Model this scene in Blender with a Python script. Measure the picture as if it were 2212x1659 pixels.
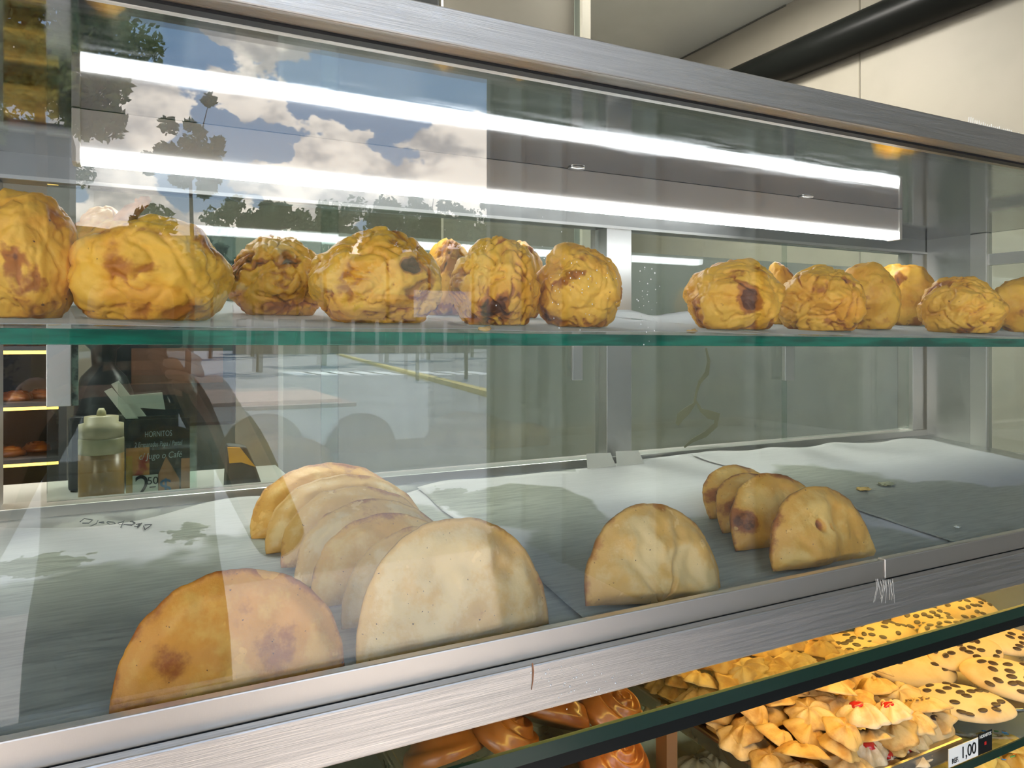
import bpy, bmesh, math, random
from mathutils import Vector, Matrix, noise as mn
for o in list(bpy.data.objects): bpy.data.objects.remove(o)
SC = bpy.context.scene
COL = SC.collection
R = math.radians
rnd = random.Random(7)

# ------------------------------------------------------------------ camera
# metres; the lens is the origin, X runs along the case, Y into the case, pavement at z = -1.35
F, CX, HY = 1600.0, 1106.0, 733.0
TH = math.atan2(3116.0 - 0.0, F); YAW = math.pi/2 - TH
cam = bpy.data.cameras.new('camera'); camo = bpy.data.objects.new('camera', cam); COL.objects.link(camo)
cam.sensor_width = 36; cam.lens = F/2212*36; cam.clip_start = .003; cam.clip_end = 400
cam.shift_y = -(829.5-HY)/2212
camo.rotation_euler = (R(90), 0, -YAW)
SC.camera = camo
SY, CY = math.sin(YAW), math.cos(YAW)
def at(px, py, Y):                      # point of the plane at distance Y that the photograph shows at px, py
    u = (px-CX)/F; d = Y/(CY-u*SY)
    return Vector((d*(SY+u*CY), Y, (HY-py)/F*d))
GY = .560                               # plane of the front glass
def mir(px, py, D):                     # same, for things the glass mirrors (D = distance of the mirrored image)
    p = at(px, py, D); return Vector((p.x, 2*GY-D, p.z))

# ------------------------------------------------------------------ node helpers
def nodes(m):
    nt = m.node_tree; return nt.nodes, nt.links
def nd(N, t, **k):
    n = N.new(t)
    for a, v in k.items():
        if a in n.bl_rna.properties: setattr(n, a, v)
        else: n.inputs[a.replace('_', ' ')].default_value = v
    return n
def c4(c): return (c[0], c[1], c[2], 1)
def mathn(N, L, op, a, b=None, clamp=False):
    n = N.new('ShaderNodeMath'); n.operation = op; n.use_clamp = clamp
    for i, v in enumerate((a, b)):
        if v is None: continue
        if isinstance(v, (int, float)): n.inputs[i].default_value = v
        else: L.new(v, n.inputs[i])
    return n.outputs[0]
def mixc(N, L, f, a, b, mode='MIX'):
    n = N.new('ShaderNodeMix'); n.data_type = 'RGBA'; n.blend_type = mode
    for s, v in ((n.inputs[0], f), (n.inputs[6], a), (n.inputs[7], b)):
        if isinstance(v, (int, float)): s.default_value = v
        elif isinstance(v, (tuple, list)): s.default_value = c4(v)
        else: L.new(v, s)
    return n.outputs[2]
def ramp(N, L, f, lo, hi):
    n = N.new('ShaderNodeMapRange'); n.interpolation_type = 'SMOOTHSTEP'
    n.inputs[1].default_value = lo; n.inputs[2].default_value = hi
    L.new(f, n.inputs[0]); return n.outputs[0]
def coords(N, L, scale=(1, 1, 1), kind='Object', rand=False):
    tc = N.new('ShaderNodeTexCoord'); mp = N.new('ShaderNodeMapping'); mp.inputs['Scale'].default_value = scale
    L.new(tc.outputs[kind], mp.inputs[0])
    if rand:
        oi = N.new('ShaderNodeObjectInfo'); v = N.new('ShaderNodeVectorMath'); v.operation = 'SCALE'
        v.inputs[0].default_value = (17, 31, 23); L.new(oi.outputs['Random'], v.inputs['Scale']); L.new(v.outputs[0], mp.inputs[1])
    return mp.outputs[0]
def noisen(N, L, vec, scale, detail=4, rough=.55):
    n = nd(N, 'ShaderNodeTexNoise', Scale=scale, Detail=detail, Roughness=rough); L.new(vec, n.inputs['Vector']); return n.outputs[0]
def newmat(name):
    m = bpy.data.materials.new(name); m.use_nodes = True; m.node_tree.nodes.clear()
    N, L = nodes(m); out = N.new('ShaderNodeOutputMaterial'); return m, N, L, out
def pbr(name, col, rough=.5, metal=0, col2=None, nscale=8, lo=.4, hi=.65, stretch=(1, 1, 1), bump=0, bscale=60, bstretch=None,
        rough2=None, spec=.5, sss=0, rand=False, emit=0, coat=0):
    m, N, L, out = newmat(name); p = N.new('ShaderNodeBsdfPrincipled'); L.new(p.outputs[0], out.inputs[0])
    p.inputs['Base Color'].default_value = c4(col); p.inputs['Roughness'].default_value = rough
    p.inputs['Metallic'].default_value = metal; p.inputs['Specular IOR Level'].default_value = spec
    p.inputs['Coat Weight'].default_value = coat
    if sss:
        p.inputs['Subsurface Weight'].default_value = sss; p.inputs['Subsurface Scale'].default_value = .004
        p.inputs['Subsurface Radius'].default_value = (1, .5, .2)
    if emit:
        p.inputs['Emission Color'].default_value = c4(col); p.inputs['Emission Strength'].default_value = emit
    if col2 is not None or rough2 is not None:
        f = ramp(N, L, noisen(N, L, coords(N, L, stretch, rand=rand), nscale), lo, hi)
        if col2 is not None: L.new(mixc(N, L, f, col, col2), p.inputs['Base Color'])
        if rough2 is not None:
            L.new(mathn(N, L, 'ADD', mathn(N, L, 'MULTIPLY', f, rough2-rough), rough), p.inputs['Roughness'])
    if bump:
        b = nd(N, 'ShaderNodeBump', Strength=bump, Distance=.002)
        L.new(noisen(N, L, coords(N, L, bstretch or stretch, rand=rand), bscale, 5), b.inputs['Height']); L.new(b.outputs[0], p.inputs['Normal'])
    return m
def emission(name, col, s):
    m, N, L, out = newmat(name); e = nd(N, 'ShaderNodeEmission', Strength=s); e.inputs[0].default_value = c4(col)
    L.new(e.outputs[0], out.inputs[0]); return m
def pane_glass(name, tint=(1, 1, 1), gain=1.0, base=.045, dirt=0.0):
    # clear sheet: straight through, plus a mirror share by angle (Schlick) on each face
    m, N, L, out = newmat(name)
    lw = N.new('ShaderNodeLayerWeight'); lw.inputs[0].default_value = .5
    f = mathn(N, L, 'POWER', lw.outputs['Facing'], 5.0)
    f = mathn(N, L, 'ADD', mathn(N, L, 'MULTIPLY', f, 1-base), base)
    f = mathn(N, L, 'MULTIPLY', f, gain, True)
    tr = N.new('ShaderNodeBsdfTransparent'); tr.inputs[0].default_value = c4(tint)
    gl = nd(N, 'ShaderNodeBsdfGlossy', Roughness=0.0); gl.inputs[0].default_value = (1, 1, 1, 1)
    mx = N.new('ShaderNodeMixShader'); L.new(f, mx.inputs[0]); L.new(tr.outputs[0], mx.inputs[1]); L.new(gl.outputs[0], mx.inputs[2])
    last = mx.outputs[0]
    if dirt:
        df = N.new('ShaderNodeBsdfDiffuse'); df.inputs[0].default_value = (.75, .77, .75, 1)
        k = mathn(N, L, 'MULTIPLY', ramp(N, L, noisen(N, L, coords(N, L, (1, 1, 1)), 9, 2, .65), .42, .75), dirt)
        m2 = N.new('ShaderNodeMixShader'); L.new(k, m2.inputs[0]); L.new(last, m2.inputs[1]); L.new(df.outputs[0], m2.inputs[2]); last = m2.outputs[0]
    L.new(last, out.inputs[0]); return m

# ------------------------------------------------------------------ sky, sun, exposure
W = bpy.data.worlds.new('sky'); SC.world = W; W.use_nodes = True
N, L = W.node_tree.nodes, W.node_tree.links; N.clear()
wo = N.new('ShaderNodeOutputWorld'); bg = N.new('ShaderNodeBackground'); L.new(bg.outputs[0], wo.inputs[0])
tc = N.new('ShaderNodeTexCoord'); sp = N.new('ShaderNodeSeparateXYZ'); L.new(tc.outputs['Generated'], sp.inputs[0])
blue = mixc(N, L, ramp(N, L, sp.outputs[2], 0.0, .45), (1.2, 1.55, 1.95), (.78, 1.28, 2.1))
mp = N.new('ShaderNodeMapping'); mp.inputs['Scale'].default_value = (1, 1, 1.55); mp.inputs['Location'].default_value = (.9, .35, .0); L.new(tc.outputs['Generated'], mp.inputs[0])
n1 = noisen(N, L, mp.outputs[0], 5.2, 6, .58)
thr = mathn(N, L, 'ADD', mathn(N, L, 'MULTIPLY', sp.outputs[2], .55), .335)   # cloud bank thins out upward
cl = ramp(N, L, mathn(N, L, 'SUBTRACT', n1, thr), .0, .022)
shade = ramp(N, L, noisen(N, L, mp.outputs[0], 10, 4, .62), .40, .60)
cloud = mixc(N, L, shade, (1.9, 1.85, 1.85), (4.6, 4.2, 3.75))
L.new(mixc(N, L, cl, blue, cloud), bg.inputs[0]); bg.inputs[1].default_value = 1.0
sun = bpy.data.lights.new('sun', 'SUN'); sun.energy = 7.5; sun.angle = .009; sun.color = (1, .94, .85)
suno = bpy.data.objects.new('sun', sun); COL.objects.link(suno); suno.rotation_euler = (R(24), R(11), 0)   # high, over the street
SC.view_settings.view_transform = 'Standard'; SC.view_settings.look = 'None'
SC.view_settings.exposure = 0.52; SC.view_settings.gamma = 1.0; SC.view_settings.use_curve_mapping = False
SC.cycles.caustics_reflective = False; SC.cycles.caustics_refractive = False
SC.cycles.transparent_max_bounces = 24; SC.cycles.max_bounces = 5; SC.cycles.diffuse_bounces = 3; SC.cycles.glossy_bounces = 4; SC.cycles.use_adaptive_sampling = True; SC.cycles.adaptive_threshold = .09; SC.cycles.adaptive_min_samples = 16; SC.cycles.sample_clamp_indirect = 6.0

# ------------------------------------------------------------------ mesh helpers
ORG = {}
def tag(o, label=None, cat=None, group=None, kind=None):
    if label: o['label'] = label
    if cat: o['category'] = cat
    if group: o['group'] = group
    if kind: o['kind'] = kind
    return o
def empty(name, loc, label, cat, group=None):
    o = bpy.data.objects.new(name, None); o.empty_display_size = .02; o.location = loc; COL.objects.link(o)
    ORG[o.name] = Vector(loc); return tag(o, label, cat, group)
class MB:                                 # collects shapes in world coordinates and builds ONE mesh object
    def __init__(s): s.bm = bmesh.new()
    def poly(s, pts): return s.bm.faces.new([s.bm.verts.new(p) for p in pts])
    def box(s, x0, x1, y0, y1, z0, z1, m=None):
        v = [Vector((x, y, z)) for x in (x0, x1) for y in (y0, y1) for z in (z0, z1)]
        if m is not None: v = [m @ p for p in v]
        b = [s.bm.verts.new(p) for p in v]
        for f in ((0, 1, 3, 2), (4, 6, 7, 5), (0, 4, 5, 1), (2, 3, 7, 6), (0, 2, 6, 4), (1, 5, 7, 3)): s.bm.faces.new([b[i] for i in f])
        return s
    def tube(s, pts, r, n=10, caps=True):
        pts = [Vector(p) for p in pts]; rs = r if isinstance(r, (list, tuple)) else [r]*len(pts); rings = []
        for i, p in enumerate(pts):
            t = (pts[min(i+1, len(pts)-1)]-pts[max(i-1, 0)]).normalized()
            a = t.orthogonal().normalized() if i == 0 else (a-t*a.dot(t)).normalized()
            b = t.cross(a)
            rings.append([s.bm.verts.new(p+(a*math.cos(k*2*math.pi/n)+b*math.sin(k*2*math.pi/n))*rs[i]) for k in range(n)])
        for q, w in zip(rings, rings[1:]):
            for k in range(n): s.bm.faces.new([q[k], q[(k+1) % n], w[(k+1) % n], w[k]])
        if caps: s.bm.faces.new(rings[0][::-1]); s.bm.faces.new(rings[-1])
        return s
    def lathe(s, c, prof, n=28, sx=1, sy=1):
        rings = []
        for r, z in prof:
            rings.append([s.bm.verts.new((c[0]+r*sx*math.cos(k*2*math.pi/n), c[1]+r*sy*math.sin(k*2*math.pi/n), c[2]+z)) for k in range(n)])
        for q, w in zip(rings, rings[1:]):
            for k in range(n): s.bm.faces.new([q[k], q[(k+1) % n], w[(k+1) % n], w[k]])
        s.bm.faces.new(rings[0][::-1]); s.bm.faces.new(rings[-1]); return s
    def prism(s, outline, y0, y1):        # outline in x,z extruded along y
        a = [s.bm.verts.new((x, y0, z)) for x, z in outline]; b = [s.bm.verts.new((x, y1, z)) for x, z in outline]; n = len(a)
        s.bm.faces.new(a); s.bm.faces.new(b[::-1])
        for i in range(n): s.bm.faces.new([a[i], b[i], b[(i+1) % n], a[(i+1) % n]])
        return s
    def extrude_x(s, outline, x0, x1):    # outline in y,z extruded along x
        a = [s.bm.verts.new((x0, y, z)) for y, z in outline]; b = [s.bm.verts.new((x1, y, z)) for y, z in outline]; n = len(a)
        s.bm.faces.new(a); s.bm.faces.new(b[::-1])
        for i in range(n): s.bm.faces.new([a[i], b[i], b[(i+1) % n], a[(i+1) % n]])
        return s
    def mesh(s, name, mat, smooth=False, off=None):
        bmesh.ops.recalc_face_normals(s.bm, faces=s.bm.faces)
        if off is not None: bmesh.ops.translate(s.bm, verts=s.bm.verts, vec=-Vector(off))
        me = bpy.data.meshes.new(name); s.bm.to_mesh(me); s.bm.free(); me.materials.append(mat)
        if smooth: me.shade_smooth()
        return me
    def build(s, name, mat, parent=None, smooth=False, bevel=0, org=None):
        off = ORG[parent.name] if parent else (Vector(org) if org is not None else Vector((0, 0, 0)))
        me = s.mesh(name, mat, smooth, off)
        o = bpy.data.objects.new(name, me); COL.objects.link(o)
        if parent: o.parent = parent
        else: o.location = off
        ORG[o.name] = off
        if bevel:
            b = o.modifiers.new('bevel', 'BEVEL'); b.width = bevel; b.segments = 2; b.limit_method = 'ANGLE'
        return o
def bx(*a): return MB().box(*a)
def obj(name, me, loc=(0, 0, 0), rot=(0, 0, 0), parent=None, scale=(1, 1, 1)):
    o = bpy.data.objects.new(name, me); o.location = loc; o.rotation_euler = rot; o.scale = scale; COL.objects.link(o)
    if parent: o.parent = parent
    ORG[o.name] = Vector(loc); return o
def text_mesh(name, body, size, mat, depth=.0002, align='CENTER', shear=0, xs=1.0):
    cu = bpy.data.curves.new(name, 'FONT'); cu.body = body; cu.size = size; cu.extrude = depth; cu.align_x = align; cu.shear = shear
    t = bpy.data.objects.new(name, cu); COL.objects.link(t)
    me = bpy.data.meshes.new_from_object(t.evaluated_get(bpy.context.evaluated_depsgraph_get()))
    bpy.data.objects.remove(t); me.materials.clear(); me.materials.append(mat); me.transform(Matrix.Diagonal((xs, 1, 1, 1))); return me
def struct(o): o['kind'] = 'structure'; return o

# ------------------------------------------------------------------ materials
steel = pbr('brushed_steel', (.65, .605, .555), .28, 1, col2=(.54, .505, .465), rough2=.42, nscale=6, lo=.3, hi=.7, stretch=(1.2, 40, 70), bump=.22, bscale=30, bstretch=(1, 30, 40))
steel_top = pbr('steel_top_panel', (.46, .46, .47), .035, 1, rough2=.09, nscale=10, stretch=(1, 6, 6), bump=.012, bscale=30, bstretch=(2, 60, 20))
steel_dk = pbr('worn_steel', (.40, .40, .38), .30, 1, rough2=.45, nscale=20, bump=.08, bscale=50)
alu = pbr('aluminium', (.66, .65, .62), .34, 1, bump=.06, bscale=60)
rubber = pbr('black_rubber', (.012, .012, .013), .5)
black = pbr('black_paint', (.008, .009, .008), .35, spec=.12)
glass = pane_glass('front_glass_clear', (.985, .995, .988), 1.22)
door_glass = pane_glass('door_glass', (.86, .91, .885), 1.0, dirt=.05)
shelf_glass = pane_glass('shelf_glass_clear', (.93, .975, .95), .8)
green_edge = pbr('green_glass_edge', (.002, .16, .10), .2, col2=(.001, .07, .045), nscale=9, stretch=(1, 8, 8), spec=.6)
dark_edge = pbr('dark_glass_edge', (.010, .030, .018), .2, spec=.4)
white_plastic = pbr('white_plastic', (.75, .72, .66), .4)
cream = pbr('cream_wall', (.325, .295, .235), .55, col2=(.295, .27, .215), nscale=2.2, bump=.04, bscale=14)
grey_ceil = pbr('ceiling_paint', (.72, .75, .70), .6, col2=(.67, .70, .65), nscale=2)

# ------------------------------------------------------------------ the setting
FZ = -1.35
floor = struct(bx(-5, 6, -3.2, 4.2, FZ-.1, FZ).build('floor', pbr('floor_tile', (.46, .41, .38), .45, col2=(.40, .355, .33), nscale=3)))
ceiling = struct(bx(-5, 2.4, -1.15, 4.2, 1.38, 1.5).build('ceiling', grey_ceil))
wr = struct(bx(2.4, 2.6, -3.9, 4.2, FZ, 1.5).build('wall_right', cream))
MB().tube([(2.397, Y, 1.377) for Y in (2.2, 3.2)], .004, 6).build('joint', pbr('joint_shadow_gap', (.12, .12, .1), .9), wr)
yj = at(1857, 100, 1).y
px_ = (1857-CX)/F; dj = 2.4/(SY+px_*CY); yj = dj*(CY-px_*SY)
bx(2.3985, 2.401, yj-.003, yj+.003, FZ, 1.38).build('panel_joint', pbr('joint_dark', (.2, .18, .14), .9), wr)
clad = struct(bx(2.33, 2.40, -3.78, .30, FZ, 4.2).build('wall_cladding', pbr('dark_cladding', (.055, .065, .055), .4)))
for a, b in ((-3.76, -3.70), (-3.4, -3.22), (-2.85, -2.70), (-1.9, -1.8), (-1.2, -1.15)):
    bx(2.30, 2.33, a, b, FZ, 4.2).build('pilaster', pbr('pilaster_paint', (.17, .19, .16), .5) if a < -3.7 else bpy.data.materials['pilaster_paint'], clad)
struct(bx(-5, 2.6, 4.2, 4.35, FZ, 1.5).build('wall_back', cream))
struct(bx(-5.2, -5, -1.15, 4.2, FZ, 1.5).build('wall_left', cream))
# cream column behind the case, with a pale conduit strip on its right edge
cA, cB = at(958, 0, 1.95), at(1240, 0, 1.95)
colm = struct(bx(cA.x, cB.x, 1.95, 1.968, FZ, 1.38).build('wall_column', cream))
sA, sB = at(1252, 0, 1.94), at(1272, 0, 1.94)
bx(cB.x, sA.x+.004, 1.945, 1.99, FZ, 1.38).build('edge_strip', pbr('strip_glass_green', (.30, .33, .28), .25), colm)
bx(sA.x+.004, sB.x, 1.93, 1.99, FZ, 1.38).build('edge_strip', pbr('strip_cream', (.72, .68, .56), .4), colm)
# low partition seen through the rear doors
struct(bx(.30, 2.4, 1.70, 1.76, FZ, .245).build('wall_partition', pbr('partition_laminate', (.60, .60, .54), .35, col2=(.52, .53, .47), nscale=1.6, stretch=(3, 1, .3))))
# dark pipe along the right wall
pp = at(1655, 168, 1)
def wall_pt(px, py):
    u = (px-CX)/F; d = 2.36/(SY+u*CY); return Vector((2.36, d*(CY-u*SY), (HY-py)/F*d))
p0 = wall_pt(1660, 152); pz = p0.z
pipe = empty('wall_pipe', (2.36, 1.2, pz), 'black pipe running along the cream wall above the case', 'pipe')
MB().tube([(2.36, Y, pz) for Y in (.32, 1.0, 2.0, 2.9)], .070, 20).build('tube', black, pipe, True)
for Y in (.75, 2.6): bx(2.32, 2.402, Y-.015, Y+.015, pz-.075, pz+.075).build('bracket', black, pipe)

# ceiling panels added out of view behind the case, to light deck and shop
for i, (x, y, s) in enumerate(((1.58, 2.0, 'rightmost'), (.35, 2.0, 'middle'), (-.90, 2.0, 'leftmost'))):
    lp = empty('added_ceiling_lamp', (x, y, 1.38), 'added square white ceiling lamp out of view, the %s of three inside the shop' % s, 'lamp', 'added shop ceiling lamps')
    bx(x-.25, x+.25, y-.25, y+.25, 1.345, 1.379).build('housing', white_plastic, lp)
    bx(x-.22, x+.22, y-.22, y+.22, 1.338, 1.346).build('diffuser', emission('lamp_glow%d' % i, (1, .96, .88), 42), lp)

# ------------------------------------------------------------------ display case
X0, X1 = -1.15, 1.715
case = empty('display_case', (.3, .56, FZ), 'stainless steel display case with sloping front rail and sliding rear glass doors', 'display case')
MB().extrude_x([(.530, .228), (.530, .256), (.60, .256), (.60, .238), (.552, .238), (.552, .228)], X0, X1).build('top_frame', steel, case, bevel=.0012)
bx(X0, X1, .552, .562, .226, .2375).build('gasket', rubber, case)
bx(X0, X1, .60, 1.19, .2385, .256).build('top_panel', steel_top, case)
bx(X0, X1, GY-.0005, GY+.0045, -.266, .236).build('front_glass', glass, case)
jx = at(1908, 1215, .55).x
bx(X0, jx-.0006, .5485, .558, -.2700, -.2475).build('front_lip', pbr('lip_steel', (.66, .60, .53), .36, 1, bump=.06, bscale=60, bstretch=(80, 3, 3)), case, bevel=.0012)
bx(jx+.0006, X1, .5482, .558, -.2695, -.2470).build('front_lip', bpy.data.materials['lip_steel'], case, bevel=.0012)
bx(X0, X1, .5455, .557, -.2735, -.2700).build('lip_seal', rubber, case)
bx(X0, X1, .5365, .5475, -.3090, -.2690).build('front_panel', steel, case, bevel=.0015)
DK = lambda Y: -.274+(Y-.565)*.0817
MB().extrude_x([(.558, -.276), (1.15, DK(1.15)-.002), (1.15, DK(1.15)-.012), (.558, -.29)], X0, X1-.01).build('deck', steel_dk, case)
bx(X0, X1, 1.128, 1.175, -.262, -.2165).build('rear_sill', alu, case, bevel=.001)
bx(X0, X1, 1.13, 1.175, .206, .2385).build('rear_header', steel_dk, case)
bx(X0, X1, 1.126, 1.131, .204, .209).build('door_track', alu, case)
for xa, xb in ((-.205, -.150), (.778, .834), (1.655, 1.712), (-1.12, -1.07)):
    bx(xa, xb, 1.133, 1.172, -.2165, .206).build('mullion', alu, case, bevel=.001)
# right end: steel rear strip, post, glass in front of it
bx(1.700, 1.714, 1.02, 1.128, -.30, .2385).build('end_panel', pbr('end_panel_steel', (.50, .50, .48), .28, 1, rough2=.4, nscale=8), case)
bx(1.694, 1.716, .985, 1.022, -.30, .2385).build('end_post', alu, case, bevel=.0015)
bx(1.704, 1.709, .566, .985, -.262, .2385).build('end_glass', pane_glass('end_glass_clear', (.9, .95, .92), 1.0, dirt=.05), case)
bx(1.70, 1.714, .566, .985, -.275, -.246).build('end_rail', alu, case)
bx(1.70, 1.714, .566, .985, .165, .19).build('end_rail', alu, case)
# sliding doors: two per bay, one in front of the other
def door(xa, xb, Y, hx, hside):
    d = bx(xa, xb, Y-.003, Y+.003, -.214, .204).build('sliding_door', door_glass, case)
    if hx is not None:
        bx(hx-.014, hx+.014, Y-.013, Y-.003, -.088, .10).build('door_handle', alu, d, bevel=.001)
        bx(hx+.014, hx+.0215, Y-.006, Y+.004, -.088, .10).build('handle_edge', pbr('chipped_green_paint', (.16, .24, .18), .6, col2=(.03, .04, .03), nscale=60), d)
h1, h2, h3 = at(128, 0, 1.142).x, at(1252, 0, 1.142).x, at(1708, 0, 1.142).x
door(h1-.014, .285, 1.146, h1, 1); door(.262, .776, 1.160, None, 0)
bx(h2-.010, h2+.012, 1.150, 1.1565, -.075, .10).build('door_handle', alu, case, bevel=.001)
door(.836, 1.265, 1.160, None, 0); door(1.240, 1.654, 1.146, h3-.012, 1)
door(-1.06, -.62, 1.160, None, 0); door(-.64, -.205, 1.146, None, 0)

def ribbon(pts, Y, name, mat, parent, th=.0004):
    mb = MB(); prev = None
    for i, (px, py, w) in enumerate(pts):
        p = at(px, py, Y); a = at(pts[max(i-1, 0)][0], pts[max(i-1, 0)][1], Y); b = at(pts[min(i+1, len(pts)-1)][0], pts[min(i+1, len(pts)-1)][1], Y)
        t = (b-a).normalized(); nrm = Vector((-t.z, 0, t.x))*w
        cur = [mb.bm.verts.new(p+nrm), mb.bm.verts.new(p-nrm)]
        if prev: mb.bm.faces.new((prev[0], cur[0], cur[1], prev[1]))
        prev = cur
    o = mb.build(name, mat, parent); m_ = o.modifiers.new('thick', 'SOLIDIFY'); m_.thickness = th; return o
drip = pbr('dried_drip', (.20, .20, .11), .6)
ribbon([(1525, 752, .002), (1531, 780, .004), (1527, 806, .006), (1511, 826, .004), (1504, 848, .003), (1500, 872, .003), (1486, 886, .008), (1470, 900, .010), (1462, 918, .004)], 1.1555, 'drip_stain', drip, case)
ribbon([(1503, 866, .002), (1514, 886, .004), (1532, 896, .009), (1549, 900, .010), (1546, 918, .006), (1524, 938, .006), (1495, 952, .004), (1478, 966, .002)], 1.1553, 'drip_stain', drip, case)
streak = pbr('glue_residue', (.62, .58, .5), .5)
for k in range(12):
    x = 1893+k*3.2; ribbon([(x+rnd.uniform(-4, 4), 1250+rnd.uniform(0, 4), .0003), (x+rnd.uniform(-3, 3), 1268, .0004), (x+rnd.uniform(-8, 8), 1290+rnd.uniform(0, 22), .0002)], .5362, 'scratch', streak, case, .0002)
ribbon([(1150, 1432, .0006), (1152, 1450, .0008), (1151, 1470, .0005), (1148, 1490, .0003)], .5362, 'rust_run', pbr('rust', (.30, .14, .07), .8), case, .0002)
dm = MB(); r5 = random.Random(5)
def drop(px, py, Y, r): 
    p = at(px, py, Y); bmesh.ops.create_icosphere(dm.bm, subdivisions=1, radius=r, matrix=Matrix.Translation(p) @ Matrix.Diagonal((1, .5, 1.15, 1)))
for k in range(46): drop(r5.gauss(1225, 42), r5.gauss(610, 45), GY-.0006, r5.uniform(.0003, .0007))
for k in range(34): drop(r5.gauss(1400, 14), r5.gauss(640, 45), GY-.0006, r5.uniform(.0003, .0008))
for k in range(60): drop(r5.gauss(1235, 60), r5.gauss(1470-(0), 22), .5363, r5.uniform(.0003, .0009))
o = dm.build('water_droplets', pbr('droplet', (.85, .85, .83), .08, spec=.8), case, True); o['kind'] = 'stuff'

# LED batten under the top panel
LX0, LX1, LY = -.047, 1.250, .895
led = empty('led_batten', (.6, LY, .2385), 'glowing white LED batten light under the steel top panel', 'lamp')
bx(LX0, LX1, LY-.011, LY+.011, .1965, .2380).build('housing', pbr('batten_body', (.66, .62, .58), .35), led)
glow = emission('led_glow', (.92, .96, 1.0), 10.5)
MB().extrude_x([(LY-.0125, .1965), (LY-.0125, .1880), (LY-.009, .1835), (LY+.009, .1835), (LY+.0125, .1880), (LY+.0125, .1965)], LX0, LX1).build('diffuser', glow, led)
for a in (LX0-.008, LX1): bx(a, a+.008, LY-.0135, LY+.0135, .1825, .2382).build('end_cap', white_plastic, led, bevel=.001)
for x in (.55, 1.0): MB().lathe((x, LY-.02, .2365), [(.001, -.001), (.012, 0), (.012, .0018), (.001, .002)], 16).build('clip', alu, led, True)

# glass shelf, tipped a little to the front
def shz(X, Y): return .0075-.006*X+(Y-.62)*.088
sh = empty('glass_shelf', (.3, .62, .0), 'thick glass shelf with a bright green front edge across the case', 'shelf')
def slab(x0, x1, y0, y1, top, th):
    mb = MB(); v = [mb.bm.verts.new((x, y, top(x, y)-t)) for x in (x0, x1) for y in (y0, y1) for t in (0, th)]
    for f in ((0, 1, 3, 2), (4, 6, 7, 5), (0, 4, 5, 1), (2, 3, 7, 6), (0, 2, 6, 4), (1, 5, 7, 3)): mb.bm.faces.new([v[i] for i in f])
    return mb
slab(X0+.02, 1.690, .6216, 1.00, shz, .0115).build('shelf_plate', shelf_glass, sh)
slab(X0+.02, 1.690, .6190, .6215, lambda x, y: shz(x, .62), .0116).build('front_edge', green_edge, sh, bevel=.0008)
for xx in (-.18, .80, 1.66):
    bx(xx-.006, xx+.006, .96, 1.14, shz(xx, .96)-.022, shz(xx, .96)-.0125).build('bracket', alu, sh)

# ------------------------------------------------------------------ papers
def paper_mat(name, white, stain, ells, seed):
    m, N, L, out = newmat(name); p = N.new('ShaderNodeBsdfPrincipled'); L.new(p.outputs[0], out.inputs[0])
    v = coords(N, L); d = N.new('ShaderNodeTexNoise'); d.inputs['Scale'].default_value = 7; d.inputs['Detail'].default_value = 3
    mpv = N.new('ShaderNodeVectorMath'); mpv.operation = 'ADD'; mpv.inputs[1].default_value = (seed, seed*2, 0); L.new(v, mpv.inputs[0]); L.new(mpv.outputs[0], d.inputs['Vector'])
    n = mathn(N, L, 'MULTIPLY', mathn(N, L, 'SUBTRACT', d.outputs[0], .5), 1.1)
    tot = None
    for (x, y, rx, ry) in ells:
        mp = N.new('ShaderNodeMapping'); mp.inputs['Scale'].default_value = (1/rx, 1/ry, 0); mp.inputs['Location'].default_value = (-x/rx, -y/ry, 0)
        L.new(v, mp.inputs[0]); ln = N.new('ShaderNodeVectorMath'); ln.operation = 'LENGTH'; L.new(mp.outputs[0], ln.inputs[0])
        nn = n
        if rx < .07: nn = mathn(N, L, 'MULTIPLY', mathn(N, L, 'SUBTRACT', noisen(N, L, mpv.outputs[0], 42, 3), .5), 2.6)
        k = mathn(N, L, 'SUBTRACT', 1.0, ramp(N, L, mathn(N, L, 'ADD', ln.outputs['Value'], nn), .94, 1.04))
        tot = k if tot is None else mathn(N, L, 'MAXIMUM', tot, k)
    wn = noisen(N, L, coords(N, L, (4, 40, 4)), 6, 4)
    wcol = mixc(N, L, ramp(N, L, wn, .3, .75), white, tuple(c*.9 for c in white))
    scol = mixc(N, L, ramp(N, L, wn, .35, .7), stain, tuple(c*.62 for c in stain))
    if tot is None: L.new(wcol, p.inputs['Base Color']); p.inputs['Roughness'].default_value = .7
    else:
        L.new(mixc(N, L, tot, wcol, scol), p.inputs['Base Color'])
        L.new(mathn(N, L, 'SUBTRACT', .72, mathn(N, L, 'MULTIPLY', tot, .38)), p.inputs['Roughness'])
    b = nd(N, 'ShaderNodeBump', Strength=.25, Distance=.002); L.new(wn, b.inputs['Height']); L.new(b.outputs[0], p.inputs['Normal'])
    tl = N.new('ShaderNodeBsdfTranslucent'); tl.inputs[0].default_value = (.9, .88, .82, 1); ms = N.new('ShaderNodeMixShader'); ms.inputs[0].default_value = .42 if ells else .62
    L.new(p.outputs[0], ms.inputs[1]); L.new(tl.outputs[0], ms.inputs[2]); L.new(ms.outputs[0], out.inputs[0])
    return m
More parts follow.
